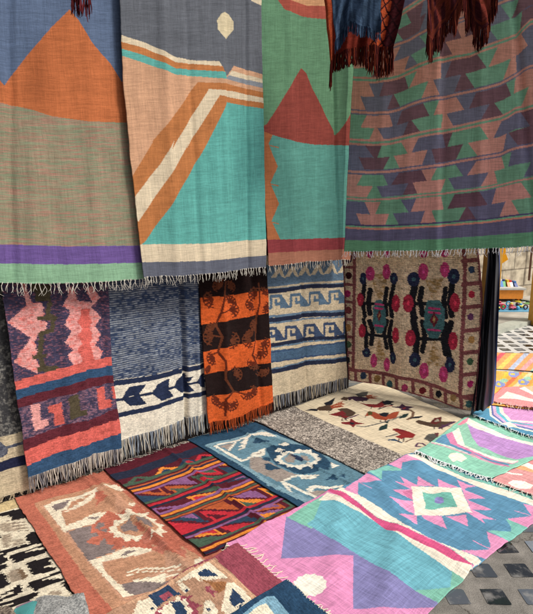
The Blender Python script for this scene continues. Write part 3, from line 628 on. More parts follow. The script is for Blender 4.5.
ROWS = {0: (['G', 405.7, 412.2, 'M', 425, 421, 'B', 450, 452, 'G', 480, 476, 'M'], ['G', 396.3, 405.7, 'M', 427, 418.8, 'B', 455, 450, 'P', 480, 485, 'B']),
        1: (['P', 402.8, 394.4, 'B', 418.8, 428, 'G', 445, 437, 'M', 454.6, 461, 'P', 474, 464, 'M', 490, 480, 'B', 499, 510, 'G', 521, 511, 'M'],
            ['G', 379.2, 371, 'M', 379.6, 386, 'P', 410.3, 403.8, 'B', 411.3, 420.7, 'G', 440, 440, 'M', 445, 453.6, 'P', 478, 476.5, 'B', 488, 499.6, 'G', 522, 519, 'M']),
        2: (['P', 369, 375.6, 'B', 386, 380.4, 'M', 404.7, 409.4, 'G', 419.7, 409.5, 'P', 441, 441, 'B', 452.7, 444.3, 'M', 475.2, 486.5, 'G', 499.6, 488.3, 'P', 520.2, 527.7, 'B'],
            ['P', 361.6, 368, 'B', 393.5, 386.9, 'M', 394.4, 401.9, 'G', 429, 420.7, 'P', 433.8, 441, 'B', 461, 452.7, 'M', 465, 476, 'G', 510.9, 501.5, 'P', 515.5, 516.5, 'B']),
        3: (['G', 369, 361.6, 'P', 389.7, 393.5, 'B', 403.8, 397.2, 'M', 422.5, 430, 'G', 440.5, 434, 'P', 454.6, 464, 'B', 477, 468.6, 'M', 505, 510.9, 'G', 515.5, 513.7, 'P'],
            ['G', 375.6, 369, 'P', 378.5, 386.9, 'B', 409.4, 401.9, 'M', 412.2, 422.5, 'G', 442.4, 440.5, 'P', 446, 454.6, 'B', 489.3, 479, 'M', 494, 504.3, 'G', 528.7, 519.3, 'P']),
        4: (['B', 364.4, 374.7, 'M', 384, 378.5, 'G', 400, 408.5, 'P', 420.7, 412.2, 'B', 441.5, 445, 'M', 453.6, 447, 'G', 478, 488.3, 'P', 503.4, 493, 'B', 518.4, 530, 'M'],
            ['B', 359.7, 367.2, 'M', 390.6, 383, 'G', 394.4, 401, 'P', 428, 421.6, 'B', 431.9, 436.7, 'M', 463, 454.6, 'G', 467.7, 479, 'P', 506.2, 502.4, 'B', 508, 519.3, 'M']),
        5: (['P', 365.3, 357.8, 'G', 383.1, 388.8, 'B', 401, 391.6, 'M', 420.7, 427.2, 'P', 438.6, 431, 'G', 453.6, 463, 'B', 478, 466.8, 'P', 500.5, 504.3, 'G', 511.8, 508, 'B'],
            ['P', 373.8, 366.3, 'G', 377.5, 384, 'B', 409.4, 401.9, 'M', 413.2, 418.8, 'P', 445.2, 439.6, 'G', 448, 455.5, 'B', 488.3, 479, 'P', 494, 497.7, 'G', 530.5, 522, 'B']),
        6: (['B', 364.4, 371, 'P', 382.8, 375.6, 'G', 400, 409.4, 'B', 417.8, 411.3, 'P', 440.5, 443.3, 'G', 455.5, 447, 'M', 478, 487.4, 'B', 496.8, 491.2, 'P', 519.3, 531.5, 'G'],
            ['B', 356.9, 363.4, 'P', 389.7, 385, 'G', 393.5, 401, 'B', 425.4, 419.7, 'P', 431.9, 438, 'G', 465.8, 456.5, 'M', 467.7, 478, 'B', 505.2, 497.7, 'P', 510.9, 521.2, 'G'])}
SHF = {'P': [(172, 120, 98), (164, 112, 102)], 'B': [(102, 104, 112), (84, 82, 104)], 'M': [(108, 80, 82), (90, 62, 72)], 'G': [(100, 142, 114), (88, 128, 102)]}
def bandc(ch, r):
    a, b = SHF[ch]; t = r / 6; return tuple(a[i] * (1 - t) + b[i] * t for i in range(3))
D.poly(DB, [(330, -60), (580, -60), (580, 60), (330, 60)])
for r in range(7):
    for h in (0, 1):
        row = ROWS[r][h]; t0_, t1_ = (0, .5) if h == 0 else (.5, 1.0)
        bx = [(330, 330)] + [(row[i], row[i + 1]) for i in range(1, len(row), 3)] + [(600, 600)]; cs = row[0::3]
        yf = lambda x, t: S[r](x) * (1 - t) + S[r + 1](x) * t
        for (a, b), (a2, b2), ch in zip(bx, bx[1:], cs):
            D.poly(bandc(ch, r), [(x, yf(x, t0_)) for x in np.linspace(a, a2, 6)] + [(x, yf(x, t1_)) for x in np.linspace(b2, b, 6)])
XS = [330, 345, 360, 375, 390, 400, 410, 420, 430, 440, 455, 470, 485, 500, 508, 515, 522, 530, 580]
def stripe(i, d0, d1, col): D.poly(col, [(x, S[i](x) + d0) for x in XS] + [(x, S[i](x) + d1) for x in XS[::-1]])
DBS = (88, 84, 104)
for i, kk in enumerate('PBPBPBGX'):
    if kk == 'P': stripe(i, -3.2, 3.2, bandc('P', i)); stripe(i, -1.1, 1.1, bandc('G', i))
    elif kk == 'B': stripe(i, -2.6, 2.6, bandc('B', i)); stripe(i, -1.2, 1.2, bandc('P', i))
    elif kk == 'G': stripe(i, -2.4, 2.2, bandc('G', i)); stripe(i, -1, .8, bandc('P', i))
stripe(7, -3.6, -2.0, (66, 62, 90)); stripe(7, -2, -.6, DG); stripe(7, -.6, 1.2, (170, 108, 90))
hem = curve([(330, 240), (345.6, 240), (387, 241), (439.4, 238.8), (480, 236.3), (532.5, 232.2)])
D.poly((80, 76, 100), [(x, S[7](x) + 1.2) for x in XS] + [(x, hem(x)) for x in XS[::-1]])
D.poly((78, 124, 92), [(x, hem(x)) for x in XS] + [(580, 270), (330, 270)])
D.build().fringe('bottom', 70, .05, .0014, [(215, 210, 200)], .5, knot=True)
# ------------------------------------------------------------------ the lower row of hanging rugs
GL = 1.08
k = crop(0, 395, 5.12)
R = Rug('hanging_rug', 'cream rug with mottled black top and navy band, leftmost of the lower row', WALL.shift(.0),
        [(-75, 275), (-62, 400), (-52, 515)], [(18, 262), (26, 380), (35, 488)], GL, (84, 84, 84), M_WOOL, group='lower hanging rugs', cat='hanging rug', wob=.012)
R.poly((58, 58, 60), [(-90, 250), (40, 250), (40, 428), *k((110, 185), (60, 200), (0, 215)), (-90, 450)], (118, 116, 110), (.012, .012, .62, .3))
cream = (184, 168, 138)
R.poly(cream, [*k((140, 178), (110, 185), (60, 200), (0, 215)), (-90, 452), (-60, 530), (40, 500)])
R.poly((92, 96, 108), k((-60, 260), (0, 238), (30, 262), (120, 232), (128, 245), (40, 275), (38, 300), (10, 320), (-60, 335)), (60, 64, 80), (.01, .01, .5, .3))
R.poly((32, 36, 62), k((-300, 440), (0, 345), (60, 320), (140, 298), (142, 350), (60, 372), (0, 395), (-300, 500)))
R.build().fringe('bottom', 60, .075, .004, [(50, 45, 42), (30, 28, 28), (150, 135, 110)], .5)

k = crop(0, 275, 4.264); k2 = crop(0, 380, 4.264)
CO, NV, PK, MR, BL, OL = (204, 92, 82), (60, 56, 80), (216, 148, 142), (92, 36, 46), (44, 74, 106), (76, 68, 50)
F = Rug('hanging_rug', 'coral pink and navy rug with zigzags and letter-like blocks in the lower row', WALL.shift(.05),
        [(2, 262), (3.5, 298), (15, 385), (18.8, 410), (28.5, 478)], [(107, 258), (109, 289), (112.6, 357), (115, 387), (120.8, 424.6), (123, 450)], GL, NV, M_WOOL,
        bottom=[(28.5, 478), (58.6, 468), (93.8, 455), (123, 450)], group='lower hanging rugs', cat='hanging rug', q=2,
        folds=[((79, 262), (92, 462), .012, .012, 't'), ((60, 262), (72, 466), .010, .03), ((100, 262), (112, 450), -.01, .02)], wob=.016, jag=.012)
F.poly(NV, [(0, 250), (130, 250), (130, 460), (0, 490)], (132, 84, 98), (.014, .005, .64, .2))
F.poly(PK, k((110, 20), (115, 60), (135, 120), (180, 120), (185, 170), (165, 190), (200, 200), (195, 240), (165, 250), (150, 280), (160, 330), (145, 350), (175, 400), (160, 422), (60, 372), (85, 330), (130, 270), (85, 235), (32, 203), (75, 165), (115, 130), (100, 80), (90, 20)), (214, 112, 104), (.02, .01, .62, .3))
F.poly(OL, k((130, 40), (215, 40), (215, 110), (150, 112), (150, 75), (130, 70)))
F.line(OL, k((190, 60), (212, 120), (200, 170), (228, 180), (222, 235), (175, 250), (175, 300), (168, 340), (186, 400)), .024)
F.line(OL, k((165, 185), (232, 182)), .022); F.line(OL, k((145, 350), (190, 345)), .02); F.line(OL, k((170, 402), (240, 398)), .03)
F.poly(PK, k((285, 50), (320, 60), (330, 110), (400, 120), (370, 60), (400, 50), (435, 100), (395, 140), (440, 185), (410, 220), (440, 260), (410, 300), (447, 330), (420, 375), (320, 390), (285, 345), (310, 320), (275, 285), (305, 240), (270, 210), (300, 155), (265, 130), (290, 85)), (214, 112, 104), (.02, .01, .62, .3))
F.poly(CO, k((345, 148), (388, 148), (386, 180), (400, 200), (388, 230), (402, 260), (388, 300), (400, 330), (408, 395), (340, 395), (352, 360), (330, 320), (350, 290), (332, 260), (352, 230), (330, 200), (345, 175)))
bands = [[(0, 470), (60, 455), (150, 430), (250, 400), (370, 370), (500, 350)], [(0, 505), (70, 490), (150, 470), (250, 442), (370, 408), (500, 388)],
         [(0, 545), (75, 530), (150, 508), (250, 480), (370, 445), (500, 432)]]
bb = [k(*x) for x in bands]
F.poly(CO, bb[0] + bb[1][::-1]); F.poly(BL, bb[1] + bb[2][::-1])
b3 = k2((0, 145), (85, 120), (200, 85), (300, 60), (370, 40), (480, 15), (540, 5)); F.poly(MR, bb[2] + b3[::-1])
L_ = k2((0, 290), (105, 255), (200, 220), (300, 185), (390, 170), (490, 130), (540, 118))
F.poly(NV, b3 + L_[::-1], (128, 92, 108), (.012, .006, .56, .3))
F.poly(PK, k2((130, 110), (170, 100), (175, 175), (205, 165), (210, 195), (150, 220), (140, 180)))
F.poly(CO, k2((205, 115), (260, 95), (275, 185), (235, 200), (230, 140), (210, 140)))
F.poly(OL, k2((290, 70), (335, 60), (345, 130), (370, 125), (370, 150), (300, 168)))
F.poly(CO, k2((415, 38), (450, 30), (455, 90), (480, 85), (482, 120), (425, 130)))
F.poly(CO, k2((480, 30), (510, 22), (520, 80), (490, 85)))
b4 = k2((0, 335), (115, 300), (250, 245), (395, 205), (500, 175), (540, 165)); F.poly(MR, L_ + b4[::-1])
b5 = k2((0, 400), (120, 365), (250, 310), (395, 270), (510, 235), (540, 225)); F.poly(CO, b4 + b5[::-1])
F.poly(BL, b5 + [(130, 470), (0, 500)])
F.build().fringe('bottom', 110, .085, .0024, [(190, 180, 165), (150, 140, 130), (110, 108, 112)], .16)

k = crop(100, 270, 4.635); k2 = crop(100, 360, 4.635)
G = Rug('hanging_rug', 'denim blue rug with a row of navy leaves on cream in the lower row', WALL.shift(.02),
        [(104, 258), (105, 283), (110, 373.5), (112, 379.4), (117.5, 416), (120, 441)], [(202, 255), (202.5, 281), (207.6, 371), (210, 413)], GL * 1.0, (70, 84, 112), M_WOOL,
        bottom=[(120, 441), (154, 431), (186.3, 420), (210, 413)], group='lower hanging rugs', cat='hanging rug', q=1,
        folds=[((180, 258), (188, 420), -.035, .016), ((196, 258), (200, 420), .012, .02), ((150, 258), (158, 430), .012, .04)], wob=.014, jag=.006)
rw = .5 + .5 * np.sin(G.vm / .0125 * 2 * math.pi + 1.2 * vnoise(G.um / .05, G.vm / .1, 4)); dn = vnoise(G.um / .016, G.vm / .0063, 6) * .7 + vnoise(G.um / .2, G.vm / .06, 7) * .45
G.C[:] = lin((48, 62, 90), G.gain) + (lin((150, 156, 160), G.gain) - lin((48, 62, 90), G.gain)) * (np.clip(rw * 1.3 - .25, 0, 1) * np.clip((dn - .38) / .35, 0, 1))[..., None]
GC, GN = (212, 204, 184), (34, 44, 70)
G.poly(GC, k2((0, 115), (75, 90), (200, 76), (300, 56), (400, 33), (480, 12), (530, 0)) + [(220, 440), (110, 470)])
G.line(GN, k2((30, 118), (75, 105), (140, 98), (200, 90), (300, 70), (400, 46), (440, 40), (480, 28), (520, 20)), .032)
G.line(GN, k2((60, 186), (120, 180), (240, 152), (340, 128), (430, 110), (510, 90)), .016)
for P_ in ([(100, 178), (118, 146), (135, 125), (165, 119), (212, 113), (208, 122), (180, 158)], [(100, 182), (140, 213), (180, 210), (216, 203), (195, 180), (180, 158)],
           [(238, 152), (265, 110), (300, 95), (322, 86), (318, 140), (308, 152)], [(238, 154), (285, 190), (320, 178), (342, 168), (320, 140)],
           [(346, 124), (358, 96), (380, 76), (405, 65), (412, 116), (400, 122)], [(346, 126), (375, 150), (395, 157), (440, 145), (425, 128), (410, 115)], [(408, 82), (436, 76), (420, 100), (410, 104)],
           [(450, 100), (462, 72), (484, 60), (490, 130), (466, 124)]): G.poly(GN, k2(*P_))
G.line(GN, k2((50, 262), (90, 255), (200, 232), (300, 203), (400, 174), (480, 155), (520, 148)), .03)
G.build().fringe('bottom', 130, .115, .0022, [(196, 188, 170), (170, 164, 150), (130, 140, 150)], .13, var=.2)

k = crop(195, 265, 3.329)
H = Rug('hanging_rug', 'orange and black striped rug with a climbing vine pattern in the lower row', WALL.shift(.045),
        [(199, 262), (199.7, 281), (202.5, 334), (208.7, 424)], [(266, 258), (267, 271), (270, 340), (272.6, 402)], GL * 1.05, (194, 80, 30), M_WOOL,
        bottom=[(208.7, 424), (240, 417), (272.6, 402)], group='lower hanging rugs', cat='hanging rug', q=1,
        folds=[((222, 262), (228, 420), .014, .03), ((252, 262), (262, 410), -.014, .02)], wob=.015)
DK, VO, VD = (30, 18, 17), (92, 46, 27), (92, 34, 18)
H.poly(DK, [(190, 250), (275, 250), *k((245, 80), (130, 100), (18, 110), (0, 112))])
H.poly(DK, k((0, 204), (22, 200), (130, 182), (240, 160), (260, 157), (262, 243), (245, 245), (130, 268), (30, 290), (0, 293)))
H.poly(DK, k((0, 370), (35, 365), (130, 345), (250, 325), (265, 322), (268, 397), (252, 400), (130, 425), (40, 440), (0, 443)))
isdk = H.C[..., 0] < .05
def vine(pts, w):
    P_ = [H.pl.at(p) for p in k(*pts)]; Dm = np.full(H.S.shape, 9.)
    for a, b in zip(P_, P_[1:]): Dm = np.minimum(Dm, segdist(H.S, H.T, a, b))
    m = Dm < w / 2; H.C[m & isdk] = lin(VO, H.gain); H.C[m & ~isdk] = lin(VD, H.gain)
vine([(100, 55), (95, 110), (85, 160), (70, 200), (90, 240), (78, 290), (100, 320), (100, 380), (128, 420), (102, 445), (100, 500)], .016)
vine([(210, 60), (215, 120), (205, 180), (205, 250), (192, 300), (215, 345)], .014)
vine([(85, 160), (115, 150), (130, 130)], .01); vine([(90, 240), (60, 235), (50, 215)], .01); vine([(80, 290), (55, 300)], .01); vine([(128, 420), (165, 430), (190, 425)], .01)
def leaf(x, y, r, a):
    for s_ in (-1.0, -.5, 0, .5, 1.0):
        ex, ey = x + r * math.cos(a + s_), y + r * math.sin(a + s_); vine([(x, y), ((x + ex) / 2 + 3, (y + ey) / 2), (ex, ey)], .013)
    [vine([(x + r * q_ * math.cos(t), y + r * q_ * .85 * math.sin(t)) for t in np.linspace(a - 1.5, a + 1.5, 8)], .007) for q_ in (1.05, .62)]
for (x, y, r, a) in [(85, 70, 24, 3.6), (112, 75, 22, -.6), (60, 115, 30, 3.0), (118, 150, 28, -.2), (112, 125, 24, -1), (60, 240, 30, 3.2), (118, 250, 30, .2), (60, 215, 22, 3.9), (65, 310, 24, 2.8), (130, 365, 26, -.5), (98, 455, 26, 1.6), (80, 448, 22, 2.6), (118, 462, 24, .7),
                     (175, 425, 24, 1.2), (190, 420, 18, -.3), (205, 100, 26, 3.4), (225, 95, 20, -.8), (192, 130, 22, 2.5), (228, 140, 20, .3), (185, 250, 26, 2.8), (222, 260, 24, .4), (188, 235, 20, 3.8), (215, 290, 24, .9), (200, 325, 24, 2.2), (222, 350, 22, 1.0), (50, 350, 14, 3.5), (205, 200, 20, 3.0)]: leaf(x, y, r, a)
H.build().fringe('bottom', 80, .075, .0026, [(150, 60, 25), (60, 30, 22), (170, 74, 36)], .15)

I = Rug('hanging_rug', 'cream and steel blue rug with rows of spiral wave hooks in the lower row', WALL.shift(.025),
        [(264, 256), (266, 280), (267, 340), (270.5, 398)], [(341.5, 252), (343, 268), (345.5, 337), (347.2, 378)], GL * 1.2, (176, 160, 132), M_WOOL,
        bottom=[(270.5, 398), (307.6, 388), (347.2, 378)], group='lower hanging rugs', cat='hanging rug', q=1,
        folds=[((300, 256), (308, 390), -.014, .02), ((330, 256), (334, 385), .008, .03)], wob=.014, jag=.008)
SB, IN = (84, 106, 126), (30, 36, 56)
def rowc(col, yl, yr, w, wave=2):
    P_ = k(*[(x, yl + (yr - yl) * (x - 250) / 250 + wave * math.sin(x / 34)) for x in range(230, 531, 20)]); I.line(col, P_, w)
I.poly(SB, k((225, 0), (530, -20), (530, 38), (225, 66)))
for i in range(6):
    x = 258 + i * 44; y = 52 - .07 * (x - 250); I.poly(cream, k((x - 4, y - 8), (x + 18, y - 44), (x + 26, y - 44), (x + 42, y - 8), (x + 30, y - 12), (x + 22, y - 28), (x + 12, y - 10)))
rowc(SB, 64, 42, .03); rowc(SB, 82, 60, .02); rowc(IN, 86, 64, .03, 3); rowc(SB, 170, 150, .018); rowc(IN, 181, 159, .032, 3); rowc(SB, 192, 170, .012)
def hook(x, y, s_, c1, flip=False):
    sl = -.085
    def Q(*pts): return k(*[(x + px * s_, y + (60 - py if flip else py) * s_ + sl * px * s_) for px, py in pts])
    I.line(c1, Q((6, 44), (6, 8), (38, 8), (38, 34), (22, 34), (22, 22)), .022)
    I.poly(c1, Q((36, 4), (46, 14), (54, 26), (62, 38), (72, 50), (36, 50)))
for i in range(-1, 5): hook(248 + i * 65, 98 - 5.5 * i, 1.0, (72, 94, 114))
for i in range(-1, 5): hook(232 + i * 65, 206 - 5.5 * i, 1.0, (50, 64, 90))
rowc(SB, 272, 244, .012); rowc(IN, 264, 236, .028, 3)
I.poly((60, 84, 108), k((225, 288), (300, 280), (400, 268), (530, 250), (530, 290), (400, 306), (300, 318), (225, 328))); rowc((44, 62, 92), 290, 256, .008); rowc((44, 62, 92), 322, 292, .01)
rowc(IN, 352, 312, .036, 4); rowc(SB, 343, 303, .01, 4)
I.build().fringe('bottom', 100, .10, .0024, [(165, 152, 130), (120, 116, 110), (110, 112, 118)], .13, var=.2)

k = crop(335, 245, 3.44)
J = Rug('hanging_rug', 'beige looped rug with black branches, red and pink flowers and maroon border squares', SIDE.shift(.04),
        [(341, 240), (342, 257), (345, 320), (348.3, 380)], [(478.5, 240), (479.5, 257), (482.5, 303), (480, 350), (475.5, 411)], 1.85, (170, 148, 122), M_LOOP,
        bottom=[(348.3, 380), (378.6, 385), (422, 396), (463, 409), (475.5, 411)], group='lower hanging rugs', cat='hanging rug', q=1, step=.5,
        folds=[((400, 245), (404, 400), .012, .06), ((450, 245), (455, 400), -.008, .05)], wob=.02, jag=.012)
J.poly((168, 146, 118), [(330, 230), (490, 230), (490, 420), (330, 420)], (184, 162, 134), (.02, .013, .52, .4))
BR = (112, 62, 62)
for P_ in ([(22, -10), (26, 60), (34, 250), (44, 470)], [(68, -10), (68, 60), (66, 250), (62, 428)], [(44, 428), (150, 440), (300, 470), (445, 522), (480, 530)], [(40, 468), (150, 484), (300, 522), (440, 566), (480, 578)],
           [(440, -10), (447, 60), (445, 200), (437, 330), (432, 520)], [(492, -10), (498, 60), (507, 200), (502, 330), (486, 580)]): J.line(BR, k(*P_), .028)
for y in (-10, 35, 75, 135, 195, 255, 315, 370, 425): J.line(BR, k((28, y), (66, y + 2)), .022)
for y in (50, 130, 210, 290, 365, 440, 515): J.line(BR, k((440, y + 6), (500, y)), .03)
for x, y in ((70, 432), (120, 440), (165, 450), (212, 458), (268, 468), (330, 485), (380, 500), (435, 520)): J.line(BR, k((x, y), (x + 2, y + 48)), .026)
for x, y, cc in ((48, 105, (52, 24, 28)), (43, 168, (150, 36, 84)), (46, 225, (110, 50, 50)), (44, 285, (140, 100, 56)), (44, 343, (60, 80, 56)), (40, 397, (30, 28, 34)), (48, 50, (60, 40, 60)),
                 (97, 450, (40, 52, 72)), (145, 460, (120, 92, 52)), (188, 478, (46, 80, 84)), (240, 490, (140, 44, 80)), (302, 500, (96, 28, 34)), (357, 512, (28, 28, 34)), (408, 524, (134, 104, 66)), (462, 545, (48, 84, 84)),
                 (470, 85, (44, 58, 80)), (470, 170, (150, 34, 52)), (467, 247, (92, 50, 84)), (470, 325, (150, 112, 60)), (465, 400, (56, 84, 58)), (466, 477, (150, 34, 84))): J.oval(cc, k((x, y))[0], 3.3, 3.7)
TE, RR, MG, NB, BK, OC = (56, 90, 92), (146, 36, 54), (158, 48, 92), (34, 38, 60), (26, 26, 30), (136, 108, 66)
J.poly(OC, k((120, 100), (185, 100), (160, 185), (148, 185)), (166, 144, 116), (.03, .013, .5, .3)); J.poly(OC, k((132, 400), (152, 320), (178, 400)), (166, 144, 116), (.03, .013, .5, .3))
J.poly(OC, k((310, 120), (375, 110), (348, 185), (334, 185)), (166, 144, 116), (.03, .013, .5, .3)); J.poly(OC, k((312, 410), (342, 325), (378, 420)), (166, 144, 116), (.03, .013, .5, .3))
for P_, w in (([(102, 130), (95, 195), (104, 245)], 14), ([(122, 155), (115, 195), (121, 235)], 17), ([(85, 200), (207, 205)], 10), ([(178, 150), (171, 195), (178, 240)], 14), ([(204, 130), (190, 200), (197, 245)], 14),
              ([(92, 306), (207, 318)], 10), ([(99, 258), (107, 300), (108, 370)], 14), ([(120, 262), (131, 300), (124, 340)], 16), ([(179, 260), (168, 305), (178, 355)], 13), ([(195, 262), (186, 310), (200, 395)], 14),
              ([(276, 130), (263, 200), (272, 250)], 21), ([(298, 150), (291, 190), (301, 240)], 17), ([(255, 202), (418, 202)], 11), ([(380, 150), (374, 195), (381, 248)], 14), ([(406, 115), (395, 195), (401, 242)], 18),
              ([(262, 322), (402, 324)], 11), ([(270, 262), (281, 322), (276, 400)], 20), ([(300, 265), (311, 320), (300, 365)], 16), ([(378, 270), (371, 320), (380, 375)], 15), ([(399, 268), (385, 330), (397, 405)], 18)):
    J.line(BK, k(*P_), w * .00245)
for x, y, rx, ry, cc in ((97, 115, 10, 20, NB), (203, 115, 13, 20, NB), (108, 370, 13, 16, NB), (200, 388, 10, 20, NB), (88, 188, 10, 23, RR), (211, 200, 13, 29, RR), (93, 295, 11, 23, RR), (209, 310, 11, 27, RR),
                         (122, 98, 14, 24, MG), (177, 92, 12, 26, MG), (133, 398, 10, 23, MG), (178, 412, 10, 23, MG), (270, 118, 19, 24, NB), (408, 108, 19, 26, NB), (275, 395, 18, 24, NB), (396, 412, 16, 26, NB),
                         (253, 200, 16, 30, RR), (413, 198, 16, 32, RR), (260, 320, 15, 28, RR), (407, 330, 15, 30, RR), (303, 92, 16, 28, MG), (378, 85, 14, 26, MG), (307, 432, 15, 27, MG), (373, 445, 14, 27, MG), (303, 30, 13, 14, MG), (378, 28, 12, 14, MG),
                         (120, 30, 11, 14, MG), (178, 28, 11, 14, MG)):
    J.oval(cc, k((x, y))[0], rx / 3.05, ry / 3.3); J.oval(tuple(min(255, q_ * 1.35) for q_ in cc) if cc is not NB else (56, 84, 92), k((x, y))[0], rx / 11, ry / 12)
for P_, D_ in (([(140, 190), (160, 188), (175, 225), (175, 275), (160, 305), (145, 305), (130, 270), (132, 215)], (152, 243, 8, 22)), ([(318, 190), (360, 190), (378, 225), (376, 280), (355, 322), (325, 320), (305, 278), (308, 222)], (341, 257, 15, 28))):
    J.poly(TE, k(*P_)); x, y, a, b = D_
    for yy in (-40, -26, 34): J.line(MG, k((x - a - 4, y + yy), (x + a + 4, y + yy + 3)), .016)
    J.poly((92, 30, 40), k((x - a, y), (x, y - b), (x + a, y), (x, y + b))); J.poly(OC, k((x - a * .35, y), (x, y - b * .45), (x + a * .35, y), (x, y + b * .45)))
J.build()
# ------------------------------------------------------------------ rugs spread on the ground (lowest first)
GF = 1.0
def frug(label, TL, TR, BR_, BL_, base, mat, gain=GF, **kw):
    kw.setdefault('step', .68)
    return Rug('floor_rug', label, FLOOR, [TL, BL_], [TR, BR_], gain, base, mat, group='rugs spread on the ground', cat='floor rug', **kw)
k6 = crop(0, 495, 8.883); k7 = crop(0, 550, 5.33)
CRM, TPE, BLK = (206, 194, 168), (146, 130, 110), (28, 23, 25)
P = frug('cream rug with ragged black and taupe figures under the terracotta rug at the lower left', (-70, 520), (50, 486), (150, 650), (-20, 720), CRM, M_WOOL, jag=.02, q=2)
P.poly((190, 168, 122), [(-80, 500), (60, 470), (60, 500), *k6((150, 100), (0, 140)), (-90, 530)])
P.poly(BLK, k6((-200, 200), (0, 145), (150, 112), (260, 90), (300, 200), (200, 190), (115, 208), (90, 180), (70, 160), (0, 172), (-200, 230)))
for a in ([(0, 235), (60, 215), (200, 235), (240, 280), (150, 300), (40, 310), (0, 290)], [(20, 340), (90, 325), (110, 420), (50, 465), (15, 400)], [(110, 385), (200, 368), (218, 410), (120, 432)]): P.poly(TPE, k6(*a), (190, 176, 150), (.03, .004, .6, .2))
for i in range(9): P.line((216, 202, 172) if i % 2 else (120, 104, 88), k6((60 + 14 * i, 215 + 11 * i), (215 + 5 * i, 195 + 13 * i)), .005)
P.poly(BLK, k6((225, 352), (275, 315), (360, 300), (400, 400), (340, 402), (285, 422), (250, 400))); P.poly(BLK, k6((-60, 340), (0, 335), (8, 365), (-60, 400)))
P.line(BLK, k6((-60, 500), (60, 478), (320, 405), (380, 395)), .022); P.line(BLK, k6((100, 532), (115, 515), (330, 445), (400, 430)), .016); P.line(BLK, k6((-40, 560), (10, 520), (40, 505)), .02); P.line(BLK, k6((240, 530), (420, 470)), .02)
P.line(BLK, k6((130, 545), (300, 500), (440, 460)), .018)
for a in ([(-40, 40), (0, 30), (40, 25), (45, 75), (0, 100), (-40, 110)], [(60, 15), (100, 5), (250, -15), (240, 5), (110, 45), (80, 60)], [(-40, 125), (0, 110), (30, 120), (50, 175), (0, 200), (-40, 210)], [(140, 60), (260, 25), (275, 38), (195, 65), (262, 48), (285, 62), (215, 85), (302, 78), (300, 92), (180, 128)],
          [(145, 170), (215, 140), (330, 98), (340, 110), (215, 150), (332, 138), (345, 150), (190, 207), (165, 192)], [(-20, 240), (0, 232), (110, 168), (136, 205), (0, 262), (-20, 275)], [(328, 160), (362, 148), (440, 215), (385, 225), (345, 192)]): P.poly(BLK, k7(*a))
for a in ([(-20, 285), (0, 283), (192, 222)], [(40, 292), (180, 240)], [(-20, 320), (40, 300)]): P.line(BLK, k7(*a), .02)
P.line(CRM, k7((10, 240), (60, 215)), .012); P.line(CRM, k7((20, 60), (40, 50)), .01)
P.poly(TPE, k7((30, 110), (90, 90), (120, 150), (60, 165))); P.poly((110, 88, 66), k7((88, 95), (110, 80), (152, 130), (125, 152))); P.poly(TPE, k7((262, 215), (318, 203), (330, 225), (280, 232)))
P.build()

TER, TAN, CM, GRY = (182, 100, 78), (182, 132, 100), (222, 208, 180), (124, 110, 106)
k1 = crop(10, 460, 5.33); k2 = crop(80, 460, 5.33); k3 = crop(60, 530, 5.33); k4 = crop(140, 530, 5.33)
O = frug('terracotta bordered rug with cream and grey medallion, left of the dark red rug', (14.5, 496.5), (104, 468.5), (292, 594), (113, 652), TER, M_WOOL, jag=.008, gain=.95, q=3, step=.6,
         folds=[((89, 470), (152, 532), .012, .018), ((152, 532), (235, 598), .012, .018), ((97, 470), (246, 590), -.006, .012)], wob=.008)
O.poly(TAN, k1((128, 230), (300, 178), (460, 128), (533, 108)) + k2((100, 122), (150, 108), (210, 140), (400, 300), (533, 440)) + [(250, 580)] + k3((340, 448), (300, 448), (260, 400), (190, 320), (100, 200), (0, 60)) + k1((250, 400),))
O.poly((190, 140, 110), k1((160, 245), (300, 200), (470, 150)) + k2((90, 130), (150, 130), (300, 260), (500, 430)) + [(230, 590)] + k3((330, 380), (150, 170)) + k1((290, 395),))
O.poly(CM, k1((178, 240), (330, 190), (465, 143), (462, 165), (430, 205), (345, 256), (272, 275), (300, 350), (390, 312), (440, 275), (528, 258), (490, 312), (290, 387)))
O.poly(GRY, k1((218, 245), (322, 206), (290, 252), (245, 272)))
O.poly(TAN, k1((300, 270), (328, 216), (448, 160), (378, 214)))
for i in range(7): O.line(CM, k1((292 + i * 18, 278 - i * 17), (350 + i * 14, 250 - i * 14)), .006)
O.poly(TAN, k1((272, 282), (345, 264), (430, 205), (470, 160), (560, 130), (560, 255), (440, 275), (388, 312), (303, 350)))
O.poly(CM, k1((380, 318), (412, 290), (528, 256), (532, 268), (488, 314))); O.poly(GRY, k1((412, 302), (482, 284), (456, 306)))
O.poly(GRY, k1((300, 386), (490, 318), (540, 300)) + k2((150, 260), (150, 430)) + k3((360, 70), (150, 165), (35, 0)))
O.poly(TER, k2((150, 258), (190, 275), (240, 270), (300, 220), (345, 258), (400, 300), (520, 400), (533, 440)) + k4((250, 150), (190, 130), (60, 60)) + k3((500, 90), (440, 90), (350, 80), (300, 50), (250, 20)) + k2((100, 426), (60, 400), (60, 340)))
for a in ([(135, 60), (160, 40), (180, 20), (200, 40), (215, 45), (210, 72), (170, 68)], [(205, -10), (250, 5), (260, 25), (300, 50), (335, 68), (330, 88), (270, 92), (290, 70), (250, 60), (240, 30)]): O.poly(TER, k3(*a))
for a in ([(75, 350), (100, 322), (130, 320), (132, 338), (105, 345), (108, 360)], [(55, 380), (90, 372), (95, 395), (60, 400)], [(100, 360), (150, 352), (140, 372)]): O.poly(GRY, k2(*a))
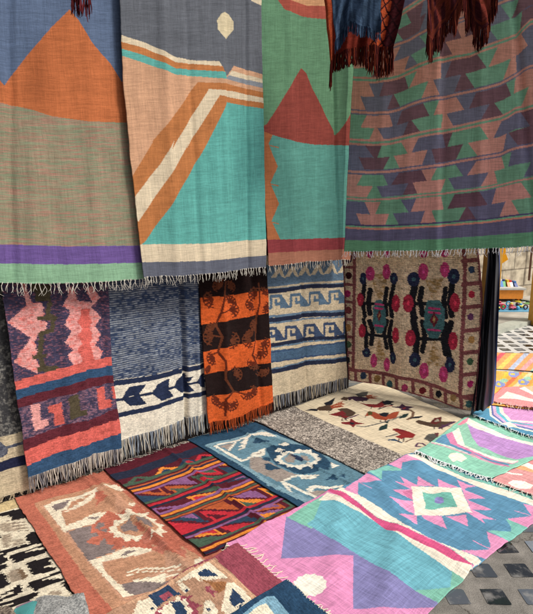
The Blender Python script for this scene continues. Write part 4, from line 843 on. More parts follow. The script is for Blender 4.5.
star = [(145, 345), (180, 335), (175, 312), (225, 305), (190, 275), (243, 285), (240, 270), (285, 250), (272, 275), (330, 272), (372, 262), (350, 285), (385, 300), (410, 298), (395, 318), (450, 330), (430, 350), (470, 372), (430, 378), (445, 400), (390, 395), (380, 420), (340, 400), (300, 426), (280, 410), (240, 426), (225, 400), (180, 400), (185, 378), (150, 372), (165, 358)]
O.poly(CM, k2(*star)); O.poly(TAN, k2((195, 340), (225, 322), (270, 300), (340, 290), (380, 315), (420, 345), (400, 375), (340, 385), (290, 395), (240, 385), (200, 365)))
for a in ([(215, 345), (240, 325), (262, 305), (280, 330), (300, 345), (320, 350), (300, 372), (270, 362), (230, 372)], [(300, 310), (330, 290), (350, 300), (380, 320), (390, 345), (350, 360), (330, 335), (305, 330)]): O.poly(GRY, k2(*a))
O.poly(TER, k2((285, 325), (320, 340), (350, 375), (320, 372)))
for a in ([(118, 128), (190, 118), (240, 150), (215, 152), (150, 140)], [(265, 215), (300, 215), (285, 235), (255, 230)]): O.poly(CM, k2(*a))
for a in ([(80, 165), (130, 165), (115, 195), (80, 200)], [(120, 178), (150, 190), (100, 215), (80, 240), (88, 205)]): O.poly(TER, k2(*a))
O.poly((186, 140, 112), k4((0, 150), (130, 110), (200, 150), (270, 190), (240, 210), (0, 290)))
O.poly(CM, k3((155, 165), (350, 82), (420, 80), (492, 88), (440, 115), (310, 140), (222, 166), (242, 220), (320, 288), (400, 250), (480, 240), (560, 215), (560, 262), (340, 357)))
O.poly(GRY, k3((320, 120), (360, 98), (405, 96), (380, 112), (340, 124)))
O.poly(TAN, k3((238, 172), (310, 146), (440, 122), (560, 90), (560, 190), (450, 240), (320, 285), (245, 220)))
O.line(CM, k3((365, 215), (400, 200), (470, 192), (560, 192), (640, 178)), .012); O.line(CM, k3((345, 240), (400, 215), (470, 208), (560, 206), (640, 196)), .007); O.line(CM, k3((400, 262), (470, 248), (533, 245), (620, 222)), .02)
O.poly(GRY, k3((328, 285), (380, 265), (450, 262), (560, 268), (600, 250), (560, 300), (400, 332), (370, 332), (345, 312)))
for a in ([(0, 20), (60, 0), (60, 50), (20, 60)], [(190, 105), (240, 85), (250, 110), (210, 140)], [(60, 90), (110, 60), (150, 80), (120, 120)]): O.poly((184, 108, 88), k4(*a))
O.poly(CM, k4((290, 145), (320, 130), (345, 150), (290, 180))); O.poly(CM, k4((0, 100), (30, 88), (70, 92), (20, 110)))
O.build().fringe('top', 40, .03, .0024, [(120, 96, 74), (196, 176, 146), (60, 48, 42)], .7)

MAR, NAV, ORA, PUR, RED, GRN, RST, TEB = (86, 24, 36), (34, 40, 60), (224, 130, 44), (134, 84, 130), (188, 38, 50), (66, 88, 70), (176, 82, 42), (40, 62, 84)
N = frug('dark red rug with multicoloured stripes and diamonds, left of the blue bordered rug', (103, 468.5), (203, 435), (334, 496), (205.5, 554.5), MAR, M_WOOL, jag=.004, q=2, gain=.95,
         folds=[((160, 444), (262, 519), .012, .014, 'g'), ((171, 443), (273, 517), -.005, .012)], wob=.008)
eL = [N.pl.at(p) for p in [(103, 468.5), (205.5, 554.5)]]
def vy(y):   # share of the rug's length at height y on its left edge
    t = (y - 468.5) / (554.5 - 468.5); p = N.pl.at((103 + t * 102.5, y)); return math.dist(p, eL[0]) / math.dist(eL[0], eL[1])
QV = (np.floor(N.V * 120) + .5) / 120; QU = (np.floor(N.U * 60) + .5) / 60
def nb(y0, y1, col): N.C[(N.V >= vy(y0)) & (N.V < vy(y1))] = lin(col, N.gain)
for y0, y1, cc in ((474.5, 480.5, NAV), (485, 487.3, GRN), (488.3, 489.3, RST), (489.3, 491, (50, 40, 62)), (491, 492.7, ORA), (493.4, 494.8, PUR), (503, 504.4, GRN), (505.2, 507, RED), (507, 508.6, NAV), (513.4, 515.2, PUR), (516, 517.6, ORA), (518.4, 519.6, GRN), (520.2, 521.6, RST),
                   (533, 535, RED), (535, 536.8, NAV), (537.4, 538.8, PUR), (546, 547.8, GRN), (549.4, 551.4, ORA), (552.4, 554.5, NAV)): nb(y0, y1, cc)
def tri(u0, u1, y0, y1, col, up=True, sk=0.0):
    v0, v1 = vy(y0), vy(y1); t = (QV - v0) / (v1 - v0); t = t if not up else t
    h = t if up else 1 - t; c0 = (u0 + u1) / 2 + sk * (t - .5); w = (u1 - u0) / 2 * h
    N.C[(t >= 0) & (t < 1) & (np.abs(QU - c0) < w)] = lin(col, N.gain)
for u0, cc, c3 in ((.06, GRN, MAR), (.30, ORA, TEB), (.52, TEB, RED), (.66, RED, (30, 30, 40)), (.86, GRN, RED)):
    tri(u0 - .02, u0 + .18, 480.8, 485, cc); tri(u0 + .04, u0 + .12, 482.4, 485, c3)
def mrow(y0, y1, seq):
    n = len(seq); w = 1.0 / (n - .3) * .92
    for i, (a, b) in enumerate(seq):
        c0 = (i + .35) * w; up = i % 2 == 0
        tri(c0 - w * .70, c0 + w * .70, y0, y1, a, up, .1); 
        if up: tri(c0 - w * .36, c0 + w * .36, y0 + (y1 - y0) * .45, y1, b, True, .05)
        else: tri(c0 - w * .36, c0 + w * .36, y0, y0 + (y1 - y0) * .55, b, False, .05)
mrow(495, 502.8, [(TEB, TEB), (RST, MAR), (RST, GRN), (PUR, PUR), (GRN, RED), (RED, GRN), (TEB, TEB), (ORA, RST)])
mrow(508.8, 513.3, [(PUR, MAR), (MAR, MAR), (ORA, RED), (GRN, GRN), (MAR, MAR), (TEB, PUR), (GRN, RST)])
mrow(521.8, 532.8, [(RED, RED), (TEB, PUR), (RED, MAR), (RST, RST), (ORA, GRN), (PUR, PUR), (ORA, GRN), (TEB, TEB)])
mrow(539, 545.8, [(GRN, GRN), (ORA, RED), (RED, RED), (TEB, TEB), (PUR, ORA), (RST, PUR), (GRN, GRN), (TEB, PUR)])
N.build().fringe('top', 44, .05, .0024, [(200, 185, 170), (120, 50, 60), (190, 170, 150)], .6)

DBL, LBL, MBL = (36, 68, 92), (116, 150, 162), (88, 126, 142)
k1 = crop(185, 415, 5.92); k2 = crop(250, 425, 5.33); WC = (214, 208, 190); GB = (146, 134, 124)
Mr = frug('deep blue bordered rug with pale medallion, left of the speckled grey rug', (187, 438.6), (254, 420.5), (425, 487), (330, 525), DBL, M_WOOL, jag=.006, gain=1.0, q=3, step=.55,
          folds=[((238, 428), (352, 483), .012, .012), ((250, 428), (366, 484), -.005, .012)], wob=.008)
Mr.poly(LBL, k1((115, 177), (240, 142), (360, 108), (400, 98)) + [(262, 428), (420, 485)] + k2((400, 426), (320, 426), (100, 322), (0, 248)) + k1((330, 298),))
Mr.poly(MBL, k1((150, 184), (360, 122), (410, 110)) + [(262, 431), (410, 487)] + k2((350, 405), (110, 305), (0, 225)) + k1((335, 285),))
Mr.line(WC, k1((380, 116), (180, 182), (338, 272), (396, 246)), .022)
Mr.poly(GB, k1((200, 184), (300, 152), (262, 205))); Mr.line(WC, k1((300, 152), (262, 205)), .015)
Mr.poly(WC, k1((362, 122), (376, 115), (368, 150), (352, 190), (312, 206), (340, 180), (318, 180), (345, 160), (325, 158)))
Mr.poly(WC, k1((385, 235), (402, 212), (440, 200), (474, 184), (476, 222), (450, 240), (400, 246))); Mr.poly(GB, k1((418, 222), (455, 205), (448, 220)))
Mr.poly(GB, k2((0, 175), (40, 165), (90, 170), (140, 215), (200, 245), (265, 262), (180, 302), (150, 300), (0, 230)))
Mr.poly(DBL, k2((140, 100), (200, 90), (300, 100), (380, 140), (430, 190), (420, 230), (380, 225), (330, 245), (265, 255), (200, 230), (140, 205), (110, 165), (90, 130)))
for a in ([(60, 175), (80, 160), (110, 165), (112, 185), (75, 182)], [(78, 205), (110, 198), (130, 215), (165, 230), (110, 240), (85, 235)], [(205, 240), (260, 236), (240, 250)]): Mr.poly(DBL, k2(*a))
ring = [(128, 175), (145, 165), (140, 152), (168, 152), (165, 138), (195, 142), (205, 128), (235, 132), (262, 116), (285, 126), (325, 122), (330, 138), (365, 145), (358, 160), (385, 172), (355, 185), (362, 200), (330, 198), (335, 225), (315, 210), (280, 218), (265, 228), (240, 215), (200, 215), (190, 200), (155, 200), (158, 188)]
Mr.poly(WC, k2(*ring)); Mr.poly(LBL, k2((160, 172), (185, 155), (230, 142), (280, 138), (325, 150), (350, 172), (325, 190), (280, 202), (240, 205), (195, 195)))
for a in ([(180, 170), (210, 150), (245, 160), (235, 190), (200, 190)], [(270, 150), (310, 155), (318, 180), (290, 190), (272, 170)]): Mr.poly(GB, k2(*a))
Mr.poly((40, 56, 84), k2((215, 152), (250, 152), (290, 172), (280, 190), (250, 178), (235, 165)))
Mr.line(WC, k2((215, 350), (172, 302), (255, 262), (365, 258)), .018); Mr.poly(WC, k2((255, 262), (300, 256), (370, 258), (335, 280), (275, 282))); Mr.poly(GB, k2((290, 268), (335, 264), (310, 276)))
Mr.line(WC, k2((172, 302), (370, 392), (430, 358)), .022)
Mr.poly(WC, k2((300, 340), (320, 322), (350, 318), (420, 322), (500, 306), (500, 318), (420, 338), (350, 335), (330, 350), (410, 350), (380, 358), (310, 352))); Mr.poly(GB, k2((310, 358), (360, 347), (415, 352), (372, 382)))
Mr.poly(DBL, k2((395, 290), (420, 270), (450, 262), (470, 285), (430, 280))); Mr.poly(DBL, k2((470, 262), (500, 248), (510, 270)))
for a in ([(0, 40), (40, 30), (90, 28), (145, 52), (100, 52), (60, 42), (0, 50)], [(150, 92), (190, 82), (215, 98), (180, 102)], [(430, 190), (480, 208), (440, 222)], [(120, 135), (150, 122), (185, 122), (178, 135)]): Mr.poly(WC, k2(*a))
for a in ([(15, 85), (28, 64), (60, 70), (115, 75), (85, 90), (60, 85), (30, 92)], [(85, 112), (130, 105), (110, 140), (85, 130)]): Mr.poly(DBL, k2(*a))
Mr.build().fringe('top', 44, .045, .0022, [(195, 190, 175), (165, 160, 150)], .6)

K = frug('cream rug with woven birds, flowers and leaves in front of the flowered hanging rug', (292, 405.5), (372, 378), (515, 440), (416, 463), (198, 182, 152), M_COT, gain=1.14, q=1, jag=.004, wob=.006, folds=[((340, 398), (440, 440), .006, .012)])
k = crop(320, 385, 6.66); k8 = crop(370, 390, 5.33)
BB, BN, OG, RE, PP, GY, TG = (34, 36, 48), (98, 72, 54), (200, 84, 52), (150, 40, 44), (74, 42, 70), (104, 100, 92), (40, 66, 64)
def kp(c_, kk, *pts): K.poly(tuple(q_ * .72 for q_ in c_), kk(*pts)); K.line(tuple(q_ * .72 for q_ in c_), kk(*pts, pts[0]), .007)
kp(BB, k, (30, 112), (60, 100), (98, 78), (78, 120), (45, 132)); kp(BN, k, (-20, 145), (0, 135), (60, 122), (92, 140), (70, 160), (0, 158)); kp(BB, k, (-95, 158), (-60, 148), (-15, 150), (-20, 162), (-60, 158)); kp(OG, k, (72, 128), (110, 112), (152, 98), (140, 110), (162, 116), (140, 126), (155, 132), (80, 146))
kp(PP, k, (185, 72), (230, 66), (330, 76), (310, 95), (240, 98), (215, 82), (195, 92)); kp(GY, k, (238, 52), (280, 40), (318, 36), (308, 62), (262, 70)); kp(OG, k, (305, 62), (350, 55), (340, 64), (388, 66), (345, 70), (378, 80), (320, 80)); kp(BN, k, (140, 82), (160, 70), (188, 74), (178, 92), (145, 92))
kp(RE, k, (268, 108), (300, 118), (380, 120), (420, 95), (440, 120), (400, 140), (330, 136)); kp(BB, k, (415, 102), (450, 94), (495, 102), (465, 112), (490, 120), (430, 120)); K.line(BB, k((385, 150), (485, 122)), .012); K.line(RE, k((360, 140), (480, 128)), .01)
kp(BN, k, (120, 152), (145, 146), (180, 145), (210, 158), (238, 176), (215, 195), (165, 212), (110, 192), (150, 172)); kp(RE, k, (62, 186), (100, 178), (150, 163), (172, 185), (110, 196)); K.line(PP, k((165, 216), (210, 205), (256, 188)), .012); kp(RE, k, (150, 190), (190, 200), (170, 208), (145, 204))
kp(OG, k, (303, 196), (320, 170), (360, 170), (400, 186), (450, 190), (490, 172), (525, 168), (508, 205), (440, 224), (370, 212), (340, 190)); kp((104, 96, 50), k, (320, 172), (345, 170), (345, 186), (325, 190)); kp(BB, k, (398, 180), (430, 172), (458, 175), (440, 200), (405, 196)); K.line(BB, k((306, 200), (300, 204)), .008)
kp(RE, k, (143, 238), (200, 234), (208, 216), (235, 234), (290, 246), (236, 250), (222, 270), (204, 254), (150, 246)); kp(BB, k, (202, 238), (228, 240), (220, 250), (204, 248))
K.line(GY, k((245, 262), (300, 266), (370, 252), (420, 238), (470, 225), (540, 195)), .015); kp(TG, k, (394, 292), (402, 268), (448, 250), (444, 280)); kp(TG, k, (430, 238), (455, 232), (450, 244))
kp(PP, k8, (120, 84), (160, 80), (172, 66), (190, 78), (235, 84), (205, 92), (215, 102), (165, 100), (172, 90)); kp(RE, k8, (165, 84), (190, 84), (182, 94)); K.line(BN, k8((215, 98), (232, 112), (225, 135), (200, 148)), .02); kp(TG, k8, (155, 142), (180, 122), (205, 118), (190, 136))
kp(BB, k8, (215, 142), (240, 134), (282, 130), (260, 140)); kp(BN, k8, (243, 160), (262, 152), (290, 160), (330, 168), (380, 160), (455, 162), (420, 178), (395, 190), (330, 188), (262, 172)); kp((120, 44, 40), k8, (322, 168), (345, 142), (380, 136), (376, 160), (350, 174)); kp(CRM, k8, (345, 160), (362, 146), (366, 158))
K.line(PP, k8((370, 196), (450, 162)), .02); K.line(PP, k8((385, 178), (425, 186)), .012); kp(BN, k8, (440, 204), (455, 190), (470, 188), (465, 204))
kp((176, 46, 44), k8, (122, 200), (150, 196), (185, 206), (242, 228), (228, 245), (185, 244), (168, 252), (140, 240), (165, 230), (145, 214)); kp(OG, k8, (124, 198), (145, 196), (160, 212), (138, 212)); K.line(GY, k8((90, 240), (145, 225)), .015)
for i in range(3): K.line(TEB, k8((100 + 18 * i, 258), (130 + 18 * i, 254 + 8 * i)), .018)
K.line(BN, k8((190, 268), (228, 250)), .01); kp(GY, k8, (290, 252), (315, 228), (365, 222), (360, 250), (330, 278), (310, 258)); kp((120, 60, 66), k8, (345, 222), (366, 220), (360, 240)); K.line(PP, k8((245, 290), (255, 275), (280, 276), (296, 286)), .014); K.line(PP, k8((245, 292), (270, 292)), .012)
for a_, kk_2 in (([(150, 212), (146, 226), (156, 228)], k), ([(175, 212), (172, 224), (184, 226)], k), ([(345, 134), (340, 148)], k), ([(400, 140), (396, 152)], k), ([(255, 92), (252, 104), (262, 104)], k), ([(285, 92), (284, 103), (294, 103)], k), ([(60, 160), (58, 170)], k), ([(405, 222), (402, 234), (412, 234)], k), ([(435, 222), (434, 233)], k),
                ([(155, 250), (150, 268)], k8), ([(180, 248), (178, 266)], k8), ([(345, 188), (342, 198)], k8), ([(385, 190), (384, 200)], k8)): K.line((58, 40, 42), kk_2(*a_), .008)
for a_ in ([(90, 118), (140, 108)], [(90, 130), (148, 120)], [(320, 68), (370, 70)]): K.line((210, 190, 150), k(*a_), .005)
kp(PP, k, (480, 132), (520, 140), (560, 138), (540, 148)); kp(RE, k, (486, 290), (510, 278), (560, 290), (560, 300))
K.build()

Lr = frug('speckled grey and black plain rug between the blue rug and the cream bird rug', (250.5, 417.5), (293, 405.5), (420, 463), (380, 480), (118, 108, 100), M_LOOP, gain=1.2, wob=.008)
nz = vnoise(Lr.um / .007, Lr.vm / .004, 7) * .6 + vnoise(Lr.um / .005, Lr.vm / .005, 8) * .4
Lr.C[:] = lin((84, 76, 70), 1.2) + (lin((180, 168, 154), 1.2) - lin((84, 76, 70), 1.2)) * np.clip((nz - .36) / .3, 0, 1)[..., None] ** 1.3
Lr.build()

BU, PI, TL_, CR2 = (84, 134, 164), (212, 136, 174), (116, 180, 166), (224, 214, 194)
k1 = crop(340, 455, 5.33); k2 = crop(433, 455, 5.33)
U = frug('blue rug with a mint and cream diamond ringed by pink spikes', (428, 445), (577, 489), (471, 568), (333, 492.5), BU, M_COT, gain=1.08, jag=.006, wob=.012,
         folds=[((420, 470), (500, 540), .010, .05), ((370, 476), (440, 560), .008, .03)])
U.poly(CR2, [(333, 485), *k1((25, 185), (95, 213), (160, 250), (230, 292), (300, 332), (360, 372), (440, 415)), *k2((0, 438), (100, 480), (150, 500), (230, 530), (260, 560)), (460, 575), (330, 500)])
U.poly(PI, k1((20, 190), (140, 110), (222, 145), (97, 155), (95, 216)))
U.line(PI, k1((105, 155), (165, 183)), .006)
U.poly(TL_, k1((150, 104), (245, 60), (330, 80), (325, 92), (225, 92), (222, 140)))
U.poly(PI, k1((258, 52), (370, 5), (445, 40), (332, 48), (326, 84)))
U.poly(TL_, k1((420, -20), (640, 40)) + k2((100, 60), (240, 120), (400, 160), (560, 222), (560, 280), (533, 264), (400, 215), (220, 152), (100, 92)) + k1((440, 30), (395, 0)))
U.poly(CR2, k1((355, 12), (400, -2), (430, 0)) + k2((0, 36), (80, 70), (170, 110), (240, 133), (400, 178), (560, 240), (560, 270), (400, 215), (220, 152), (130, 112), (60, 82), (0, 62)) + k1((440, 40),))
for a in ([(290, 143), (345, 152), (322, 120), (415, 160), (420, 190), (380, 180)], [(415, 112), (412, 162), (505, 165), (450, 135)], [(280, 185), (390, 180), (390, 236), (330, 212)], [(264, 242), (390, 240), (402, 308), (330, 278)], [(313, 313), (410, 310), (412, 362)]): U.poly(PI, k1(*a))
for a in ([(25, 118), (30, 168), (140, 162), (70, 140)], [(128, 122), (190, 150), (236, 157), (180, 165), (158, 180)], [(155, 165), (175, 178), (282, 222), (175, 228)], [(180, 228), (200, 238), (318, 282), (200, 286)], [(195, 280), (290, 320), (335, 335), (260, 335), (278, 362), (200, 318), (170, 300)], [(70, 316), (175, 316), (190, 372), (110, 335)], [(-50, 308), (46, 314), (76, 388), (0, 352), (-60, 320)]): U.poly(PI, k2(*a))
U.poly(CR2, k1((380, 165), (500, 168)) + k2((30, 168), (148, 163), (208, 306), (100, 308), (0, 314)) + k1((460, 312), (400, 314)))
U.poly((104, 172, 156), k1((440, 193), (470, 198)) + k2((0, 200), (96, 194), (130, 274), (60, 270), (0, 280)) + k1((453, 280), (458, 250), (446, 225)))
U.poly((128, 122, 180), k2((8, 222), (22, 214), (50, 218), (60, 242), (40, 250), (10, 242)))
U.poly(PI, k2((284, 402), (330, 424), (420, 462), (350, 525), (290, 545), (240, 530), (145, 498), (302, 494), (306, 470)))
U.poly(TL_, k2((388, 330), (440, 342), (520, 365), (510, 385), (420, 460), (286, 402), (418, 396), (414, 370)))
U.poly(PI, k2((398, 330), (500, 320), (560, 310), (560, 385), (500, 372))); U.poly(PI, k2((480, 250), (570, 270), (570, 330), (528, 318))); U.line(PI, k2((215, 448), (300, 488)), .007); U.line(PI, k2((440, 290), (528, 316)), .006)
U.poly((196, 108, 146), k1((385, 182), (388, 236), (350, 215), (330, 195)))
U.build()

k6 = crop(230, 480, 2.317); k1 = crop(340, 455, 5.33); k5 = crop(433, 530, 5.33)
VI, TQ2 = (124, 120, 168), (102, 168, 182)
T = frug('pink, violet and turquoise rug with a cream blob, front middle of the ground display', (331, 491), (474, 565), (388, 655), (226, 544), (212, 132, 174), M_COT, gain=1.0, top=[(331, 491), (345, 497), (359, 505), (376, 517), (391, 523), (407, 529.5), (433, 541), (452, 549.5), (474, 565)], jag=.003, wob=.010,
         folds=[((340, 505), (330, 640), .008, .05), ((400, 520), (380, 620), .010, .05)])
T.poly(VI, k6((130, 84), (118, 176), (286, 170), (285, 294), (470, 291), (495, 280), (300, 160), (170, 90)))
T.poly((118, 180, 158), k6((132, 86), (215, 40), (262, 60), (200, 95), (190, 110)))
T.poly(TQ2, k6((215, 44), (262, 52), (300, 70), (400, 132), (520, 204), (510, 245), (430, 250), (310, 176), (178, 100), (194, 92)))
T.poly((118, 180, 158), k6((515, 205), (545, 195), (545, 262), (494, 284), (428, 250), (511, 244)))
T.poly(CR2, k6((205, 50), (225, 34), (300, 62), (400, 108), (560, 190), (560, 235), (515, 208), (400, 134), (300, 76), (240, 52)))
pk1 = k6((225, 30), (236, 24)) + k1((0, 200), (100, 268), (190, 330), (270, 370), (360, 402)) + k5((0, 62), (100, 108), (215, 172), (205, 188), (110, 162), (50, 130), (0, 105)) + k1((330, 425), (250, 400), (200, 366), (100, 292), (0, 240))
T.poly((206, 78, 124), pk1)
T.poly((226, 220, 204), k6(*[(186 + (36 + 4 * (q % 2)) * math.cos(q * math.pi / 12), 239 + (24 + 3 * (q % 2)) * math.sin(q * math.pi / 12)) for q in range(24)]))
T.build().fringe('top', 90, .016, .0019, [(232, 228, 215), (150, 190, 180)], 1.1).fringe('bottom', 75, .035, .002, [(225, 212, 185)], .8)

# --- pastel runner rugs, farthest below
k3 = crop(413, 400, 4.44); ky = crop(453, 340, 6.66)
W = frug('salmon rug with an orange stripe and a cream flower at the right edge', (552, 434), (680, 470), (600, 520), (490.5, 479.5), (206, 140, 138), M_COT, gain=1.15)
W.poly((216, 130, 130), k3((455, 270), (533, 222), (640, 222), (640, 320), (533, 300)))
W.poly((226, 158, 110), k3((425, 290), (452, 272), (540, 305), (640, 340), (640, 352), (533, 318))); W.poly((232, 222, 205), k3((450, 274), (478, 258), (540, 285), (640, 318), (640, 338), (533, 303)))
W.line((236, 226, 210), k3((395, 314), (440, 326), (480, 331)), .018); W.poly((236, 226, 206), k3((420, 366), (445, 355), (475, 358), (500, 362), (535, 378), (520, 392), (470, 392), (440, 382)))
W.build().fringe('bottom', 34, .03, .0022, [WH], .6)
V = frug('mint green rug with pink and lilac bands and a cream flower, near the right edge', (482, 404), (580, 436), (491.5, 479.5), (415.5, 453.5), (132, 192, 166), M_COT, gain=1.1)
LI, PN, CB = (180, 134, 192), (206, 122, 160), (226, 222, 204)
V.line((216, 150, 170), k3((85, 193), (160, 215), (250, 245), (400, 298)), .014); V.line(CB, k3((80, 188), (160, 208), (250, 240), (380, 285)), .01)
V.poly((88, 138, 170), k3((95, 188), (130, 155), (148, 150), (168, 194), (262, 230), (430, 287), (418, 302), (262, 246), (175, 210)))
V.poly(PN, k3((146, 152), (176, 138), (200, 195), (265, 222), (470, 275), (440, 287), (262, 235), (166, 194)))
V.line(PN, k3((262, 242), (420, 300)), .02); V.poly(CB, k3((174, 140), (206, 118), (232, 195), (300, 228), (470, 272), (440, 284), (265, 226), (198, 194)))
V.poly((140, 192, 166), k3((204, 120), (240, 94), (262, 160), (292, 200), (470, 258), (455, 272), (300, 230), (230, 200)))
V.poly(LI, k3((238, 95), (258, 90), (400, 150), (570, 205), (570, 240), (458, 266), (292, 202), (262, 162)))
V.poly(CB, k3((232, 98), (248, 78), (300, 102), (400, 152), (570, 200), (570, 214), (380, 162), (262, 116)))
V.poly((230, 224, 200), k3((155, 255), (168, 242), (195, 240), (215, 243), (240, 262), (215, 278), (195, 272), (178, 280)))
V.poly((222, 128, 150), k3((195, 110), (235, 80), (250, 70), (240, 95), (215, 110)))
V.poly((120, 178, 160), k3((0, 232), (20, 225), (90, 262), (70, 262)))
V.build().fringe('bottom', 70, .026, .0022, [(235, 235, 228)], .9)
X = frug('blue rug with lilac and cream bands lying over the mint green rug', (488, 401), (610, 418), (570, 452), (471.5, 414), (80, 142, 174), M_COT, gain=1.1)
X.poly((208, 146, 196), k3((350, 0), (400, 10), (640, 70), (640, 165), (533, 134), (400, 104), (362, 72)))
for y0, cc in ((0, CB), (9, (96, 110, 170)), (17, (206, 170, 205)), (30, (96, 180, 196)), (44, CB)): X.line(cc, k3((342 + y0, 10), (350 + y0, 72 - y0 * .3), (400 + y0 * .7, 106 - y0 * .3), (533, 142 - y0), (640, 170 - y0)), .026)
X.poly((232, 226, 208), k3((392, 104), (430, 98), (462, 118), (425, 124), (415, 112)))
X.line((90, 160, 186), k3((265, 62), (300, 85), (400, 148), (533, 172)), .02)
X.build().fringe('bottom', 52, .022, .0022, [(235, 235, 228)], .9)

Z2 = frug('orange and pink striped rug farthest out, beyond the thin dark bar', (486, 352), (600, 355), (610, 376), (484, 367), (226, 150, 90), M_COT, gain=1.2)
for i, cc in enumerate([(220, 90, 100), (240, 190, 90), (170, 180, 200), (235, 150, 150), (150, 190, 170), (240, 160, 60)] * 2): Z2.line(cc, [(484 + i * 12, 372), (506 + i * 12, 350)], .045)
Z2.build()
Z = frug('orange and yellow rug with blue diamonds between the thin dark bar and the peach rug', (484, 370), (612, 377), (640, 420), (481, 405), (232, 168, 76), M_COT, gain=1.2, q=2)
for i, cc in enumerate([(240, 180, 60), (225, 110, 70), (240, 200, 150), (226, 150, 70), (235, 130, 110)] * 3): Z.line(cc, [(478 + i * 9, 404), (512 + i * 12, 369)], .035)
for x, y in ((500, 384), (524, 382), (498, 397), (514, 374)): Z.oval((130, 140, 190), (x, y), 5.5, 3.4); Z.oval((150, 190, 160), (x + 4, y - 3.5), 4, 2); Z.oval((236, 190, 60), (x - 1, y), 2, 1.2)
Z.build()
m = MB(); p0, p1 = ground(494, 368.6, .05), ground(600, 377, .05); m.tube([p0, p1], .012, 8, lin((40, 32, 32)))
Y = frug('peach and pink rug with a dark speckled fringe at the right edge', (503, 388), (620, 384), (660, 430), (487, 403.5), (222, 136, 136), M_COT, gain=1.2)
Y.poly((228, 172, 134), ky((330, 300), (450, 310), (560, 400), (560, 380), (560, 290))); Y.poly((232, 214, 200), ky((300, 400), (360, 350), (560, 410), (560, 425), (420, 400))); Y.poly((236, 222, 206), ky((440, 330), (475, 318), (560, 372), (560, 385)))
Y.build().fringe('bottom', 70, .03, .0025, [WH, (60, 50, 60), (210, 190, 170)], .6)
k4 = crop(140, 530, 5.33); k5 = crop(220, 530, 5.33); k3 = crop(60, 530, 5.33)
MAR2, FT, NB2 = (146, 66, 80), (172, 130, 102), (40, 60, 88)
Rr = frug('maroon bordered rug with cream edged navy diamonds at the bottom of the display', (238, 544.5), (330, 622), (150, 760), (60, 640), FT, M_WOOL, jag=.008, wob=.008, q=3, step=.6)
Rr.poly(MAR2, [(240, 540), (340, 628)] + k5((300, 430), (200, 362), (100, 270), (0, 180)) + k4((400, 150), (385, 160), (200, 252), (0, 357)) + k3((330, 400), (200, 470)) + [(50, 660), (40, 640)])
Rr.line((196, 152, 118), k4((-60, 395), (0, 367), (200, 262), (388, 172)) + k5((0, 205), (100, 290), (180, 368)), .022)
for a in ([(190, 285), (370, 175), (415, 215), (466, 265), (360, 278), (310, 282), (290, 262), (240, 275)], [(200, 290), (230, 282), (265, 322), (240, 340)], [(-10, 385), (50, 362), (95, 410), (80, 470), (-40, 470)], [(455, 300), (480, 288), (533, 310), (560, 330), (600, 440), (560, 470), (450, 470), (455, 370)],
          [(345, 390), (375, 385), (420, 440), (400, 470), (330, 470)]): Rr.poly(CM, k4(*a))
Rr.poly(NB2, k4((308, 242), (345, 218), (372, 224), (418, 256), (332, 262))); Rr.poly(NB2, k4((40, 352), (152, 290), (218, 342), (165, 348), (95, 412)))
Rr.poly(MAR2, k4((100, 350), (120, 335), (155, 320), (182, 345), (150, 352), (130, 378), (118, 362)))
Rr.poly((150, 98, 60), k4((300, 262), (360, 285), (465, 285), (450, 330), (420, 350), (370, 300))); 
for a in ([(340, 318), (380, 310), (372, 330), (418, 340), (392, 350), (402, 372), (370, 350)], [(215, 350), (290, 350), (260, 370), (330, 410), (300, 420), (330, 470), (60, 470), (90, 430), (130, 400)]): Rr.poly(MAR2, k4(*a))
Rr.poly(CM, k4((92, 432), (120, 425), (128, 400), (150, 398), (160, 372), (180, 378), (200, 345), (225, 372), (240, 360), (262, 395), (250, 400), (290, 430), (265, 440), (300, 470), (110, 470), (118, 448)))
Rr.poly(NB2, k4((162, 380), (185, 378), (215, 375), (252, 430), (245, 470), (190, 470), (185, 420)))
for x, y in ((65, 420), (250, 322), (362, 432)): Rr.poly(NB2, k4((x - 14, y), (x, y - 9), (x + 14, y), (x, y + 10)))
Rr.poly(NB2, k4((490, 330), (515, 345), (560, 385), (540, 430), (480, 425)))
Rr.poly(CM, k5((38, 292), (75, 282), (110, 320), (168, 378), (60, 445), (5, 445))); Rr.poly(NB2, k5((68, 325), (92, 345), (132, 392), (72, 425), (50, 388)))
Rr.build()
Rr.fringe('left' if False else 'top', 14, .05, .002, [(222, 205, 180)], .3, u0=0.03, u1=.5)

Sr = frug('navy rug corner with pale blue inner frame at the bottom edge', (287, 582), (352, 640), (200, 760), (150, 670), (36, 66, 94), M_WOOL, wob=.01)
Sr.poly((116, 158, 178), k5((210, 398), (250, 370), (290, 368), (380, 470), (120, 470))); Sr.poly((216, 206, 180), k5((205, 425), (245, 408), (300, 470), (150, 470)))
Sr.build().fringe('top', 24, .028, .002, [(222, 212, 190)], .5)

